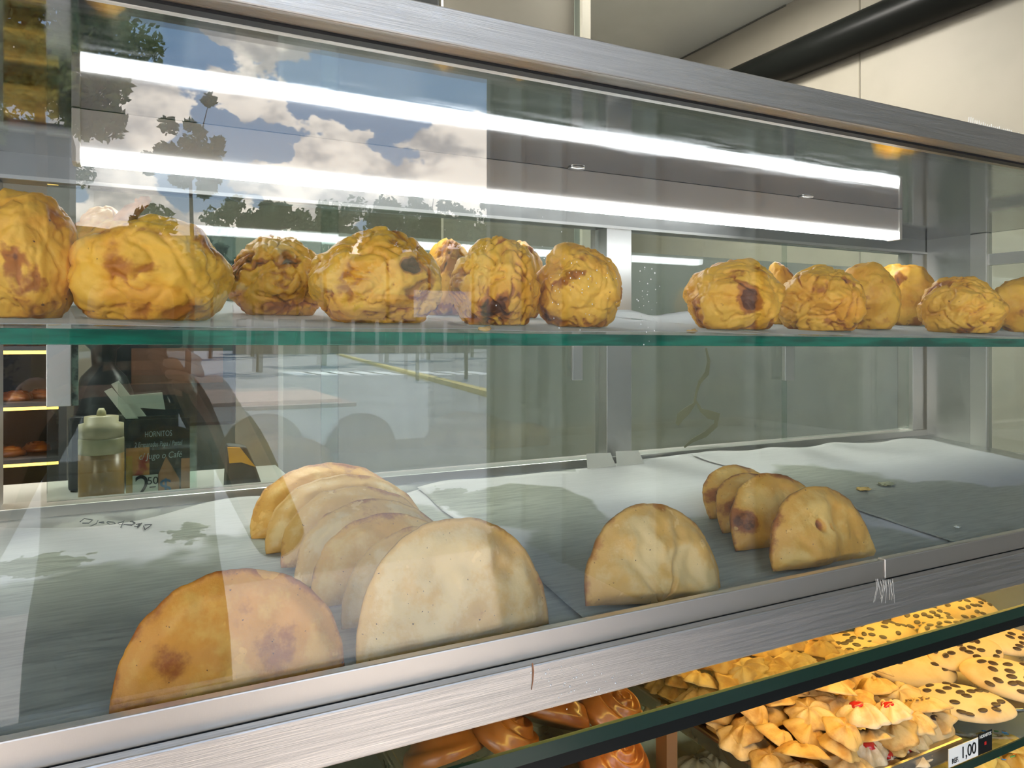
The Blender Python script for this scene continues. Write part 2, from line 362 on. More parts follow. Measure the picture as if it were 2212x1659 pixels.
def sheet(name, x0, x1, y0, y1, zf, mat, label, seed, lift=.004, amp=.0016, edge=.012, rear=None, group='paper sheets under the empanadas'):
    nx, ny = 60, 40; bm = bmesh.new(); V = []
    for j in range(ny+1):
        row = []
        for i in range(nx+1):
            a, b = i/nx, j/ny
            ex = edge*(mn.noise((seed, b*4, 0)))*(1-2*a if abs(.5-a) > .4 else 0)
            x = x0+(x1-x0)*a+ex; yr = y1+(rear(a) if rear else edge*mn.noise((a*5, seed, 3)))
            y = y0+(yr-y0)*b
            z = zf(x, y)+.0012+amp*(1+mn.noise((x*9+seed, y*14, seed)))+lift*max(0, (b-.86)/.14)**2*(.6+mn.noise((a*7, seed, 9)))
            row.append(bm.verts.new((x, y, z)))
        V.append(row)
    for j in range(ny):
        for i in range(nx): bm.faces.new((V[j][i], V[j][i+1], V[j+1][i+1], V[j+1][i]))
    me = bpy.data.meshes.new(name); bm.to_mesh(me); bm.free(); me.materials.append(mat); me.shade_smooth()
    o = obj(name, me); s = o.modifiers.new('thick', 'SOLIDIFY'); s.thickness = .00025; s.offset = -1
    return tag(o, label, 'paper', group)
WH, ST = (.87, .85, .87), (.60, .61, .53)
dz = lambda x, y: DK(y)
left_sheet = sheet('paper_sheet', -.62, .43, .568, 1.075, dz, paper_mat('greasy_paper_left', WH, ST, [(-.12, .56, .62, .33), (.24, .80, .17, .24), (.06, .985, .022, .04), (-.09, .93, .05, .035)], 1.3), 'white greasy paper sheet with upside-down handwriting, leftmost on the tray', 1.3,
      rear=lambda a: .035*math.sin(a*19+.6)*(a > .35))
mid_sheet = sheet('paper_sheet', .385, .985, .570, 1.105, lambda x, y: DK(y)+.0025, paper_mat('greasy_paper_middle', WH, ST, [(.60, .60, .34, .22), (.51, .935, .10, .10), (.42, 1.0, .05, .05)], 2.1), 'white greasy paper sheet with an oval oil stain, between the other two tray sheets', 2.7,
      rear=lambda a: -.035*(1-a)*(a < .5)+.012*math.sin(a*9))
right_sheet = sheet('paper_sheet', .955, 1.60, .572, 1.10, lambda x, y: DK(y)+.005, paper_mat('greasy_paper_right', WH, ST, [(1.02, .69, .25, .25), (1.30, .60, .3, .13)], 4.4), 'white greasy paper sheet bare of empanadas, at the right end of the tray', 4.4,
      rear=lambda a: -.02*a-.045*max(0, a-.55)+.008*math.sin(a*23))
# two stiff folded paper tabs against the middle post
for px in (1290, 1352):
    p = at(px, 985, 1.10)
    tb = MB(); w = .030; z0 = DK(1.09)+.006
    for q in ([(p.x-w, 1.085, z0), (p.x+w, 1.085, z0), (p.x+w*.9, 1.098, z0+.022), (p.x-w*.8, 1.098, z0+.024)],): tb.poly(q)
    o = tb.build('folded_tab', pbr('paper_tab', (.74, .73, .66), .7), mid_sheet); s = o.modifiers.new('thick', 'SOLIDIFY'); s.thickness = .0004
# pencil handwriting, upside down to the viewer
ink = pbr('pencil', (.11, .12, .13), .6)
strokes = [[(173, 1127), (182, 1120), (200, 1123), (192, 1130), (178, 1130)], [(212, 1124), (208, 1131), (194, 1137)], [(213, 1128), (224, 1127), (225, 1130), (215, 1129)],
           [(232, 1127), (246, 1128), (249, 1131), (238, 1133), (231, 1129), (232, 1127)], [(268, 1125), (261, 1139)], [(265, 1127), (255, 1130), (258, 1134), (264, 1133)],
           [(267, 1133), (285, 1134), (292, 1130), (286, 1126), (281, 1127)], [(294, 1133), (303, 1131), (296, 1137), (290, 1137)], [(306, 1130), (297, 1139)], [(310, 1136), (313, 1144), (322, 1138), (328, 1133), (312, 1134)]]
hw = MB()
def on_deck(px, py, lift=.0045):
    u = (px-CX)/F; k = (HY-py)/F/(CY-u*SY); Y = (-.274-.565*.0817+lift)/(k-.0817); return at(px, py, Y)
for s in strokes: hw.tube([on_deck(*q) for q in s], .0006, 5)
hw.build('handwriting', ink, left_sheet)
shelf_paper = paper_mat('shelf_paper', (.74, .75, .76), ST, [], 5)
for i, (xa, xb, lab) in enumerate(((-.5, .30, 'white paper under the big left-hand fritters on the glass shelf'), (.285, .655, 'white paper under the middle fritters on the glass shelf'), (.66, 1.15, 'white paper with a curled corner under the right-hand fritters on the glass shelf'), (1.13, 1.62, 'white paper at the right end of the glass shelf'))):
    sheet('paper_sheet', xa, xb, .622-.003*(i % 2), .975, shz, shelf_paper, lab, 7+i, lift=.012, amp=.0017, edge=.012, group='paper sheets on the glass shelf')

# ------------------------------------------------------------------ fried stuffed potatoes
def fry_mat():
    m, N, L, out = newmat('fried_batter'); p = N.new('ShaderNodeBsdfPrincipled'); L.new(p.outputs[0], out.inputs[0])
    v = coords(N, L, rand=True)
    at_ = N.new('ShaderNodeAttribute'); at_.attribute_name = 'brown'
    n = noisen(N, L, v, 26, 5, .6); n2 = noisen(N, L, v, 150, 3, .6)
    base = mixc(N, L, ramp(N, L, n, .38, .66), (.88, .485, .060), (.77, .345, .028))
    br = mathn(N, L, 'ADD', mathn(N, L, 'MULTIPLY', at_.outputs['Fac'], 1.0), mathn(N, L, 'MULTIPLY', mathn(N, L, 'SUBTRACT', n, .5), 1.3))
    c = mixc(N, L, ramp(N, L, br, .28, .60), base, (.45, .15, .02))
    c = mixc(N, L, ramp(N, L, br, .66, .98), c, (.13, .040, .015))
    c = mixc(N, L, ramp(N, L, n2, .70, .76), c, (.16, .06, .02))
    L.new(c, p.inputs['Base Color']); p.inputs['Roughness'].default_value = .48; p.inputs['Specular IOR Level'].default_value = .35
    pass
    b = nd(N, 'ShaderNodeBump', Strength=.35, Distance=.0012); L.new(noisen(N, L, v, 170, 4, .6), b.inputs['Height']); L.new(b.outputs[0], p.inputs['Normal'])
    return m
FRY = fry_mat()
def potato(seed, w, d, h, spots=(), flat=.0, wrink=1.0, sub=6, lean=0):
    bm = bmesh.new(); bmesh.ops.create_icosphere(bm, subdivisions=sub, radius=1.0)
    lay = bm.verts.layers.float.new('brown'); S = Vector((seed*7.3, seed*3.1, seed*5.7))
    for v in bm.verts:
        n = v.co.normalized()
        q = n*1.25+S; low = mn.noise(q)*.15+mn.noise(n*2.3+S)*.085+max(0, .9-abs(mn.noise(n*2.1+S*1.3))*4)*.035
        wv = n+Vector((mn.noise(n*2+S), mn.noise(n*2+S*1.7), mn.noise(n*2+S*2.3)))*.35
        rd = 1-abs(mn.noise(wv*2.6+S)); rd2 = 1-abs(mn.noise(wv*5.5+S*2))
        wr = (max(0, rd-.80)/.20)**1.5*.075+(max(0, rd2-.80)/.2)**1.5*.028
        fine = mn.fractal(n*9+S, .8, 2.1, 3)*.012
        r = 1+low-wr*wrink+fine
        sq = 1.0
        p = n*r
        z = p.z
        p.z = max(z, -.80+.02*mn.noise(n*6+S)) ; p.z = (p.z+.80)/1.80
        b = wr*5.0*wrink+max(0, mn.noise(n*1.7+S*3)-.12)*.9
        for (sx, sy, sz, rr, am) in spots:
            dd = (n-Vector((sx, sy, sz)).normalized()).length/rr
            if dd < 1.6:
                k = max(0, 1-dd+.6*mn.noise(n*4+S)+.25*mn.noise(n*11+S)); b += .62*am*min(1, k*1.4)
        if n.z < -.55: b += .25
        v[lay] = min(1.2, b)
        v.co = Vector((p.x*w/2*(1-.06*p.z)+lean*p.z*h, p.y*d/2, p.z*h))
    me = bpy.data.meshes.new('fritter'); bm.to_mesh(me); bm.free(); me.materials.append(FRY); me.shade_smooth(); return me
# px left, px right, py top, distance, label, brown spots (direction, radius, amount), wrinkles
FR = [
 (-75, 158, 415, .690, 'large tall fritter cut off by the left edge of the picture', [(.1, -1, -.25, .45, .8), (.4, -.9, -.35, .2, .5)], .5),
 (160, 482, 462, .690, 'biggest fritter, with a fried stalk sticking up from its top', [(.75, -.6, .45, .4, .7), (-.5, -.6, .5, .3, .5), (0, -.8, .62, .35, .5)], .6),
 (140, 330, 458, .860, 'fritter half hidden behind the one with the stalk', [(0, -.5, .8, .6, .4)], .6),
 (495, 700, 515, .800, 'dark brown fritter behind the gap, left of the purple-spotted one', [(-.9, -.4, .2, .6, .9), (0, -1, .3, .6, .45), (.6, -.7, -.2, .4, .5)], 1.0),
 (668, 947, 497, .705, 'wide fritter with a dark purple hole in its batter', [(.28, -.95, .25, .22, 1.5), (-.8, -.6, -.3, .35, .7), (.1, -.4, .9, .4, .6)], 1.0),
 (905, 1030, 522, .870, 'small brown fritter peeking out behind the purple-holed one', [(0, -.6, .7, .9, .7)], 1.1),
 (972, 1166, 518, .700, 'knobbly fritter with veined yellow batter, third from the middle post', [(-.35, -.8, -.5, .4, 1.3), (.1, -.3, .95, .35, .6)], 1.3),
 (1070, 1172, 523, .860, 'fritter tucked behind the knobbly veined one', [(0, -.5, .8, .5, .5)], .7),
 (1150, 1343, 527, .690, 'upright egg-shaped fritter, brown on its left side, by the middle post', [(-.75, -.65, .1, .5, .9), (-.3, -.9, .1, .4, .35), (.5, -.2, .7, .3, .8)], .7),
 (1472, 1693, 560, .690, 'round fritter with a broad dark brown scorched stripe', [(-.45, -.88, .2, .30, 1.0), (-.40, -.9, -.2, .3, .9), (-.5, -.7, .5, .3, .7)], .8),
 (1640, 1722, 570, .830, 'fritter mostly hidden behind the scorched and the ribbed ones', [(.3, -.6, .7, .3, 1)], .7),
 (1675, 1862, 575, .690, 'yellow fritter with several vertical brown ribs', [(-.1, -.8, .55, .16, .9), (.1, -.85, .45, .13, .7), (.55, -.7, .4, .16, .9), (-.7, -.6, .3, .2, .6)], 1.0),
 (1802, 1944, 570, .745, 'yellow fritter just right of the ribbed one', [(.25, -.9, .4, .22, .6), (-.3, -.8, .5, .25, .4)], .7),
 (1878, 2012, 570, .880, 'orange-brown fritter standing back in the row, near the end post', [(-.7, -.4, .6, .3, .9), (0, -1, 0, .9, .30)], .5),
 (1978, 2168, 597, .690, 'low flat yellow fritter in front of the end post', [(-.35, -.85, .35, .22, .7), (.5, -.8, .0, .2, .5)], .9),
 (2140, 2290, 597, .740, 'fritter cut off by the right edge of the picture', [(-.6, -.7, .4, .35, .6), (.2, -.6, .7, .3, .5)], .7),
]
for i, (a, b, t, Y, lab, spots, wr) in enumerate(FR):
    pa, pb = at(a, 0, Y), at(b, 0, Y); cx = (pa.x+pb.x)/2; u = ((a+b)/2-CX)/F; dep = Y/(CY-u*SY)
    w = (b-a)/F*dep/math.sqrt(.93); z0 = shz(cx, Y)+.0025; h = (HY-t)/F*dep-z0
    me = potato(i+1.37, w*.97, min(w, .118)*.92, h, spots, wrink=wr, sub=6 if b-a > 150 else 5)
    o = obj('potato_fritter', me, (cx, Y, z0), (0, 0, -YAW*.0))
    tag(o, lab, 'fritter', 'battered fritters on the glass shelf')
    if i == 1:
        st = MB(); q = lambda px, py: Vector(at(px, py, Y-.012))-Vector((cx, Y, z0))
        st.tube([q(266, 500), q(270, 475), q(284, 455), q(300, 446), q(312, 434), q(324, 428)], [.010, .0085, .0065, .0045, .0048, .002], 9)
        st.tube([q(294, 450), q(300, 436), q(292, 430)], [.004, .003, .0015], 7)
        so = st.build('stalk', pbr('stalk_crust', (.42, .17, .05), .6, col2=(.25, .09, .03), nscale=90, bump=.6, bscale=120), None, True); so.parent = o
for nm, px, py, Y in (('crumb', 1048, 716, .622), ('crumb', 1495, 703, .63)):
    p = at(px, py, Y); mb = MB(); bmesh.ops.create_icosphere(mb.bm, subdivisions=2, radius=.006)
    for v in mb.bm.verts: v.co = Vector((v.co.x*1.2, v.co.y*.6, v.co.z*.35))+v.co*mn.noise(v.co*300)*.4
    o = mb.build('batter_crumb', pbr('crumb_crust', (.55, .33, .1), .6), None, True); o.location = (p.x, Y, shz(p.x, Y)+.004)
    tag(o, 'small flat batter crumb on the shelf paper %s' % ('below the knobbly fritter' if px < 1200 else 'left of the scorched fritter'), 'crumb')

# ------------------------------------------------------------------ empanadas
def emp_mat(name, pale, gold, toast, tlo):
    m, N, L, out = newmat(name); p = N.new('ShaderNodeBsdfPrincipled'); L.new(p.outputs[0], out.inputs[0])
    v = coords(N, L, rand=True); at_ = N.new('ShaderNodeAttribute'); at_.attribute_name = 'brown'
    n = noisen(N, L, v, 19, 6, .68); n3 = noisen(N, L, v, 34, 3, .6); n2 = noisen(N, L, v, 330, 2, .5)
    br = mathn(N, L, 'ADD', at_.outputs['Fac'], mathn(N, L, 'MULTIPLY', mathn(N, L, 'SUBTRACT', n, .5), 2.6))
    c = mixc(N, L, ramp(N, L, br, -.22, .25), pale, gold)
    c = mixc(N, L, ramp(N, L, br, tlo, tlo+.5), c, toast)
    c = mixc(N, L, ramp(N, L, br, tlo+.55, tlo+.95), c, (.13, .045, .015))
    c = mixc(N, L, mathn(N, L, 'MULTIPLY', ramp(N, L, n3, .645, .665), .55), c, tuple(min(1, x*1.15) for x in pale))
    c = mixc(N, L, ramp(N, L, n2, .73, .76), c, (.10, .045, .02))
    L.new(c, p.inputs['Base Color']); p.inputs['Roughness'].default_value = .45; p.inputs['Specular IOR Level'].default_value = .35
    pass
    b = nd(N, 'ShaderNodeBump', Strength=.5, Distance=.0014); L.new(noisen(N, L, v, 75, 6, .68), b.inputs['Height']); L.new(b.outputs[0], p.inputs['Normal'])
    return m
EM = [emp_mat('corn_pastry_golden', (.82, .43, .085), (.74, .31, .04), (.38, .11, .018), .32),
      emp_mat('wheat_pastry_pale', (.84, .58, .25), (.77, .44, .12), (.50, .20, .045), .40),
      emp_mat('pastry_toasted', (.86, .54, .16), (.78, .40, .075), (.40, .13, .03), .36)]
def empanada(seed, w, h, th, mat, dents=(), folds=0, skew=0):
    # half-moon: local X along the fold, Z up, Y through the thickness
    bm = bmesh.new(); lay = bm.verts.layers.float.new('brown'); S = Vector((seed*3.7, seed*9.1, seed*1.9))
    nr, na = 34, 72; sides = []
    def pt(i, j, s):
        r = i/nr; a = math.pi*j/na
        rim = 1+.022*mn.noise((a*5+seed, seed, 0))+.008*mn.noise((a*19, seed, 2))
        x = math.cos(a)*r*w/2*rim; z = (math.sin(a)**.86)*r*h*rim
        x += skew*z
        # puffed pocket, flat thin rim
        e = min(1, max(0, (1-r)/.22)); e = e*e*(3-2*e)
        base = min(1, z/h/.16+.35)
        t = th/2*(.10+.90*e**.8*(1-.35*r*r))*base
        q = Vector((x*16, z*16, s*3))+S
        t += e*(mn.noise(q)*.20+mn.noise(q*2.6)*.10+mn.noise(q*6)*.03)*th
        if folds:
            t -= e*th*.10*max(0, math.sin(a*folds+r*3+mn.noise(q)*2.0))**3
        b = max(0, (r-.90)/.10)*.55+.14*mn.noise(q*.6)
        for dx, dz_, rr, am, depth in dents:
            k = max(0, 1-math.hypot(x/w*2-dx, z/h-dz_)/rr+.25*mn.noise(q*2)); k = min(1, k*1.6)
            b += am*k
            if s < 0: t -= depth*k*th
        if z < h*.06: b += .25
        v = bm.verts.new((x, s*t, z)); v[lay] = b; return v
    for s in (-1, 1):
        c = None; rows = []
        for i in range(1, nr+1): rows.append([pt(i, j, s) for j in range(na+1)])
        c = pt(0, 0, s)
        for j in range(na): bm.faces.new((c, rows[0][j], rows[0][j+1]))
        for i in range(nr-1):
            for j in range(na): bm.faces.new((rows[i][j], rows[i+1][j], rows[i+1][j+1], rows[i][j+1]))
        sides.append((rows, c))
    (ra, ca), (rb, cb) = sides
    for j in range(na): bm.faces.new((ra[-1][j], rb[-1][j], rb[-1][j+1], ra[-1][j+1]))
    for k in (0, na):
        line_a = [ca]+[r[k] for r in ra]; line_b = [cb]+[r[k] for r in rb]
        for q in range(nr): bm.faces.new((line_a[q], line_a[q+1], line_b[q+1], line_b[q]))
    bmesh.ops.recalc_face_normals(bm, faces=bm.faces)
    me = bpy.data.meshes.new('empanada'); bm.to_mesh(me); bm.free(); me.materials.append(mat); me.shade_smooth(); return me
# px left, px right at the foot; distance; height; lean back, turn, roll (degrees)
EP = [
 (237, 748, .592, .098, 12, 3, 0, 0, 'golden brown scorched empanada standing alone at the left of the tray', [(.35, .30, .30, .6, .0), (-.55, .35, .25, .4, 0), (.1, .62, .2, .35, 0), (.7, .85, .3, .5, 0), (-.8, .1, .2, .5, 0)], 0, .024),
 (768, 1188, .600, .116, 10, 2, 0, 1, 'pale blistered empanada at the front of the long row', [(.55, .62, .22, .30, .18), (.25, .72, .2, .1, -.12), (.15, .25, .12, .35, 0), (-.1, .45, .12, -.3, .1)], 0, .028),
 (1262, 1560, .602, .106, 14, 1, 7, 1, 'pale wrinkled empanada with torn white patches, standing between the two rows', [(.0, .70, .22, .45, .0), (.3, .35, .28, -.55, .14), (-.25, .5, .2, -.5, .12), (.1, .95, .12, .5, 0)], 5, .044),
 (1660, 1898, .610, .098, 14, 4, 4, 2, 'yellow empanada with a small dark tear, front of the short right-hand row', [(-.25, .50, .09, 1.2, .15), (-.05, .47, .06, 1.0, .1), (.05, .2, .3, .25, 0), (.6, .35, .3, .3, .1)], 0, .044),
]
ROW = [  # the long row behind the pale one, front to back
 (740, 1085, .655, .100, 24, 'second empanada of the long row, hugging the pale front one'),
 (672, 1010, .712, .100, 30, 'third empanada of the long row counting from the front'),
 (640, 985, .765, .102, 33, 'fourth empanada of the long row, in its middle'),
 (606, 945, .822, .104, 35, 'third empanada from the far end of the long row'),
 (575, 925, .880, .104, 36, 'second empanada from the far end of the long row'),
 (542, 880, .940, .106, 36, 'farthest empanada of the long row, with a pointed left tip'),
]
RROW = [
 (1592, 1800, .675, .104, 24, 'empanada with a dark scorched edge, second in the short right-hand row'),
 (1562, 1742, .735, .090, 34, 'brown empanada, third in the short right-hand row'),
 (1531, 1715, .790, .088, 38, 'farthest empanada of the short right-hand row'),
]
def put_emp(seed, a, b, Y, h, lean, turn, roll, mi, lab, dents, folds, th, group, hs=.93):
    pa, pb = at(a, 0, Y), at(b, 0, Y); cx = (pa.x+pb.x)/2; w = pb.x-pa.x
    me = empanada(seed, w, h*hs, th, EM[mi], dents, folds)
    o = obj('empanada', me, (cx, Y, DK(Y)+.004), (R(-lean), R(roll), R(turn))); tag(o, lab, 'empanada', group); return o
for i, (a, b, Y, h, lean, turn, roll, mi, lab, dents, folds, th) in enumerate(EP):
    o = put_emp(i+2.2, a, b, Y, h, lean, turn, roll, mi, lab, dents, folds, th, 'empanadas on the lower tray')
for i, (a, b, Y, h, lean, lab) in enumerate(ROW):
    put_emp(i+11.5, a, b, Y, h, lean, -3+i, rnd.uniform(-3, 3), 1 if i not in (1, 5) else 2, lab, [(rnd.uniform(-.5, .5), .8, .3, .4, 0)], 0, .030, 'empanadas on the lower tray', .86)
for i, (a, b, Y, h, lean, lab) in enumerate(RROW):
    put_emp(i+31.5, a, b, Y, h, lean, -2+2*i, 2, 2, lab, [(.3, .9, .3, .5, 0), (-.75, .35, .22, 1.1, 0)], 0, .034, 'empanadas on the lower tray', .90)
# flakes left on the greasy paper
for k, (px, py, s, lab) in enumerate(((1866, 1056, .013, 'yellow pastry flake on the greasy paper behind the right-hand row'), (1915, 1045, .016, 'thin translucent pastry flake beside the yellow one'), (2068, 1138, .006, 'single white crumb on the bare greasy paper at the right'))):
    p = on_deck(px, py, .010); mb = MB(); bmesh.ops.create_icosphere(mb.bm, subdivisions=3, radius=s)
    for v in mb.bm.verts: v.co = Vector((v.co.x*(1+.5*mn.noise(v.co*150)), v.co.y*(.6+.5*mn.noise(v.co*120)), v.co.z*.16+.002*mn.noise(v.co*200)))
    o = mb.build('pastry_flake', pbr('flake%d' % k, ((.75, .48, .13), (.42, .40, .24), (.85, .82, .7))[k], .5), None, True); o.location = p
    tag(o, lab, 'crumb')

# ------------------------------------------------------------------ plastic bristle strip on the frame
b0, b1 = at(2092, 250, .545), at(2200, 270, .545)
br = empty('bristle_strip', (b0.x, .545, .256), 'clear plastic bristle strip standing on the top frame', 'bristle strip')
bx(b0.x-.005, b1.x+.005, .541, .549, .256, .2572).build('base_strip', white_plastic, br)
for k in range(26):
    x = b0.x+(b1.x-b0.x)*k/25; hh = .011-.006*k/25+rnd.uniform(-.001, .002)
    MB().tube([(x, .545, .257), (x+.001, .545, .257+hh)], [.0007, .0005], 5).build('bristle', pbr('clear_bristle', (.85, .84, .8), .2) if k == 0 else bpy.data.materials['clear_bristle'], br)

# ------------------------------------------------------------------ lower display case with biscuits
low = empty('lower_display_case', (.7, .54, FZ), 'lower glass display case full of biscuits and buns under the steel panel', 'display case')
beige = pbr('lower_case_lining', (.50, .47, .38), .35, col2=(.44, .41, .33), nscale=3)
bx(X0, 1.66, .536, 1.18, -.3470, -.3350).build('glass_top', shelf_glass, low)
MB().extrude_x([(.5335, -.3345), (.5362, -.3335), (.5362, -.3475), (.5335, -.3475)], X0, 1.66).build('front_edge', dark_edge, low)
bx(X0, 1.66, .5362, .550, -.3605, -.3475).build('black_rail', black, low)
bx(X0, 1.66, 1.18, 1.20, -.95, -.315).build('back_wall', beige, low)
bx(1.64, 1.66, .55, 1.18, -.95, -.3605).build('end_wall', beige, low)
bx(X0, X0+.02, .55, 1.18, -.95, -.3605).build('end_wall', beige, low)
bx(X0+.02, 1.40, .552, 1.10, -.5260, -.5160).build('inner_shelf', shelf_glass, low)
bx(X0+.02, 1.40, .550, .5519, -.5262, -.5158).build('inner_shelf_edge', dark_edge, low)
bx(X0, 1.66, .55, 1.18, -.965, -.95).build('base', beige, low)
bx(X0+.02, 1.64, .56, 1.17, -.655, -.645).build('lower_deck', beige, low)
dvx = at(1440, 1630, .70).x
bx(dvx-.008, dvx+.008, .69, .71, -.515, -.44).build('divider', pbr('brown_divider', (.16, .08, .03), .35), low)
# warm strip lamp under the rear of the steel panel
wl = empty('warm_strip_lamp', (.9, .60, -.292), 'warm yellow strip light inside the lower case, with an added unseen rear strip', 'lamp')
bx(.25, 1.55, .5485, .574, -.300, -.2915).build('housing', alu, wl)
bx(.27, 1.53, .5505, .572, -.305, -.300).build('diffuser', emission('warm_glow', (1, .60, .13), 17), wl)

bx(.64, 1.45, .79, .812, -.3575, -.3475).build('housing', alu, wl)  # second strip, added out of sight to brighten the rear of the heap
bx(.66, 1.43, .792, .810, -.3625, -.3575).build('diffuser', bpy.data.materials['warm_glow'], wl)
tray_steel = pbr('tray_steel', (.52, .45, .34), .25, 1, rough2=.4, nscale=12)
def rect_tray(x0, x1, y0, y1, z, lab):
    t = empty('biscuit_tray', ((x0+x1)/2, (y0+y1)/2, z), lab, 'tray')
    bx(x0, x1, y0, y1, z, z+.003).build('tray_base', tray_steel, t)
    for a in ((x0-.012, x0, y0, y1), (x1, x1+.012, y0, y1), (x0-.012, x1+.012, y0-.012, y0), (x0-.012, x1+.012, y1, y1+.012)):
        bx(a[0], a[1], a[2], a[3], z, z+.022).build('rim', tray_steel, t, bevel=.003)
    return t
TZ = -.5155
rect_tray(.652, .905, .572, 1.0, TZ, 'rectangular steel tray heaped with rosette biscuits')
ot = empty('oval_tray', (1.135, .735, TZ), 'oval steel tray holding raisin-dotted biscuits', 'tray')
MB().lathe((1.135, .735, TZ), [(.15, 0), (.165, .003), (.185, .016), (.196, .020), (.197, .0175), (.187, .013), (.168, .0), (.15, -.0002)], 48, 1.0, .90).build('dish', pbr('polished_tray', (.68, .65, .6), .12, 1), ot, True)
MB().lathe((1.135, .735, TZ), [(.01, .0005), (.16, .0012), (.16, .002), (.01, .0018)], 40, 1, .9).build('dish_floor', tray_steel, ot)
rect_tray(.28, .50, .60, 1.05, TZ, 'steel tray of brown swirl buns at the left of the divider')

biscuit = [pbr('biscuit_%d' % k, c, .6, col2=c2, nscale=40, lo=.42, hi=.66, bump=.35, bscale=220, rand=True) for k, (c, c2) in enumerate((((.72, .44, .13), (.52, .25, .05)), ((.74, .51, .22), (.56, .32, .10)), ((.78, .60, .36), (.62, .42, .20))))]
jam = pbr('red_jam', (.55, .02, .015), .15, coat=.5); sesame = pbr('dark_crumb_topping', (.22, .13, .05), .7)
def rosette(seed, r, hgt, n, twist, mat):
    bm = bmesh.new(); nr, na = 9, 48; rows = []
    for i in range(1, nr+1):
        row = []
        for j in range(na):
            t = i/nr; a = 2*math.pi*j/na
            rid = math.cos(n*a+twist*t+seed); rr = r*t*(1+.09*rid*t+.08*mn.noise((math.cos(a)*1.3, math.sin(a)*1.3, seed)))
            z = hgt*((1-t**2.4)*(.82+.18*mn.noise((a, t*2, seed)))+.20*max(0, rid)*math.sin(math.pi*min(1, t*1.05))-.10*math.exp(-(t/.2)**2))
            row.append(bm.verts.new((rr*math.cos(a), rr*math.sin(a)*.88, max(z, .06*hgt))))
        rows.append(row)
    c = bm.verts.new((0, 0, hgt*.84))
    for j in range(na): bm.faces.new((c, rows[0][j], rows[0][(j+1) % na]))
    for i in range(nr-1):
        for j in range(na): bm.faces.new((rows[i][j], rows[i+1][j], rows[i+1][(j+1) % na], rows[i][(j+1) % na]))
    bot = [bm.verts.new((v.co.x*.95, v.co.y*.95, 0)) for v in rows[-1]]
    for j in range(na): bm.faces.new((rows[-1][j], bot[j], bot[(j+1) % na], rows[-1][(j+1) % na]))
    bm.faces.new(bot[::-1]); bmesh.ops.recalc_face_normals(bm, faces=bm.faces)
    me = bpy.data.meshes.new('rosette'); bm.to_mesh(me); bm.free(); me.materials.append(mat); me.shade_smooth(); return me
ROS = [rosette(k*1.7, (.031, .034, .029, .033)[k % 4], (.015, .017, .019, .014)[k % 4], (6, 7, 5, 8)[k % 4], (2.2, -1.6, 1.2, 3)[k % 4], biscuit[k % 2]) for k in range(8)]
ROSW = [rosette(20+k*1.7, .033, .021, 7, 1.0, biscuit[2]) for k in range(3)]
def lump(r, seed, mat, sz=.5):
    mb = MB(); bmesh.ops.create_icosphere(mb.bm, subdivisions=2, radius=r)
    for v in mb.bm.verts: v.co = v.co*(1+.35*mn.noise(v.co/r*1.3+Vector((seed, 0, 0)))); v.co.z *= sz
    return mb.mesh('lump', mat, True)
JAM = [lump(.0095, k*3.3, jam, .45) for k in range(3)]
TOP = []
for k in range(2):
    mb = MB()
    for q in range(60):
        a, t = rnd.uniform(0, 6.28), rnd.uniform(0, .017); s = rnd.uniform(.0005, .0011); x, y = t*math.cos(a), t*math.sin(a)
        mb.box(x-s, x+s, y-s, y+s, -s, s)
    TOP.append(mb.mesh('topping', sesame))
def heap_h(x, y):                       # height of the heap over the tray floor
    ex = (x-.78)/.17; ey = (y-.80)/.27; return .088*max(0, 1-.55*ex*ex-.55*ey*ey)
r2 = random.Random(21); cnt = 0
layers = []
for lz in range(5):
    y = .588
    while y < 1.0:
        x = .660+r2.uniform(0, .025)
        while x < .905:
            layers.append((x+r2.uniform(-.008, .008), y+r2.uniform(-.008, .008), lz)); x += .044
        y += .042
white_spots = [(.868, .592), (.905, .600), (.82, .588)]
for (x, y, lz) in layers:
    z = .006+lz*.0185
    hh = heap_h(x, y)
    if z > hh+.012: continue
    if z < hh-.030 and .60 < y and .675 < x < .885: continue
    if y > .95 and z < hh-.012: continue     # never seen inside the heap
    gx, gy = (heap_h(x+.01, y)-heap_h(x-.01, y))/.02, (heap_h(x, y+.01)-heap_h(x, y-.01))/.02
    tilt = (R(r2.uniform(-16, 16))+gy*.7, R(r2.uniform(-16, 16))-gx*.7, r2.uniform(0, 6.28))
    front = y < .65 and x > .74
    sidew = 'against the left rim' if x < .70 else 'by the right rim' if x > .865 else 'in the middle'
    deep = 'in the front slope' if y < .66 else 'on the crown' if y < .80 else 'at the back under glass'
    tier = 'lowest' if z < .02 else 'upper' if z > hh-.008 else 'half covered'
    lab, kind = ('golden rosette biscuit, %s, %s, %s' % (tier, deep, sidew), 0)
    grp = 'rosette biscuits heaped on the rectangular tray'
    q = r2.random(); me = ROS[r2.randrange(8)]
    if front and q < .30: me = ROSW[r2.randrange(3)]; kind = 1; lab = 'pale rosette biscuit with a red jam spot, %s, %s' % (tier, sidew)
    elif front and q < .55: kind = 2; lab = 'rosette biscuit sprinkled with brown crumbs, %s, %s' % (tier, sidew)
    s = r2.uniform(.80, 1.0)
    o = obj('rosette_biscuit', me, (x, y, TZ+z+.002), tilt, None, (s, s, s)); ORG[o.name] = Vector((0, 0, 0)); tag(o, lab, 'biscuit', grp)
    if kind == 1: obj('jam_spot', JAM[r2.randrange(3)], (.004, -.002, .0175), (0, 0, r2.uniform(0, 6)), o)
    if kind == 2: obj('crumb_topping', TOP[r2.randrange(2)], (.003, 0, .0145), (0, 0, r2.uniform(0, 6)), o)
    cnt += 1
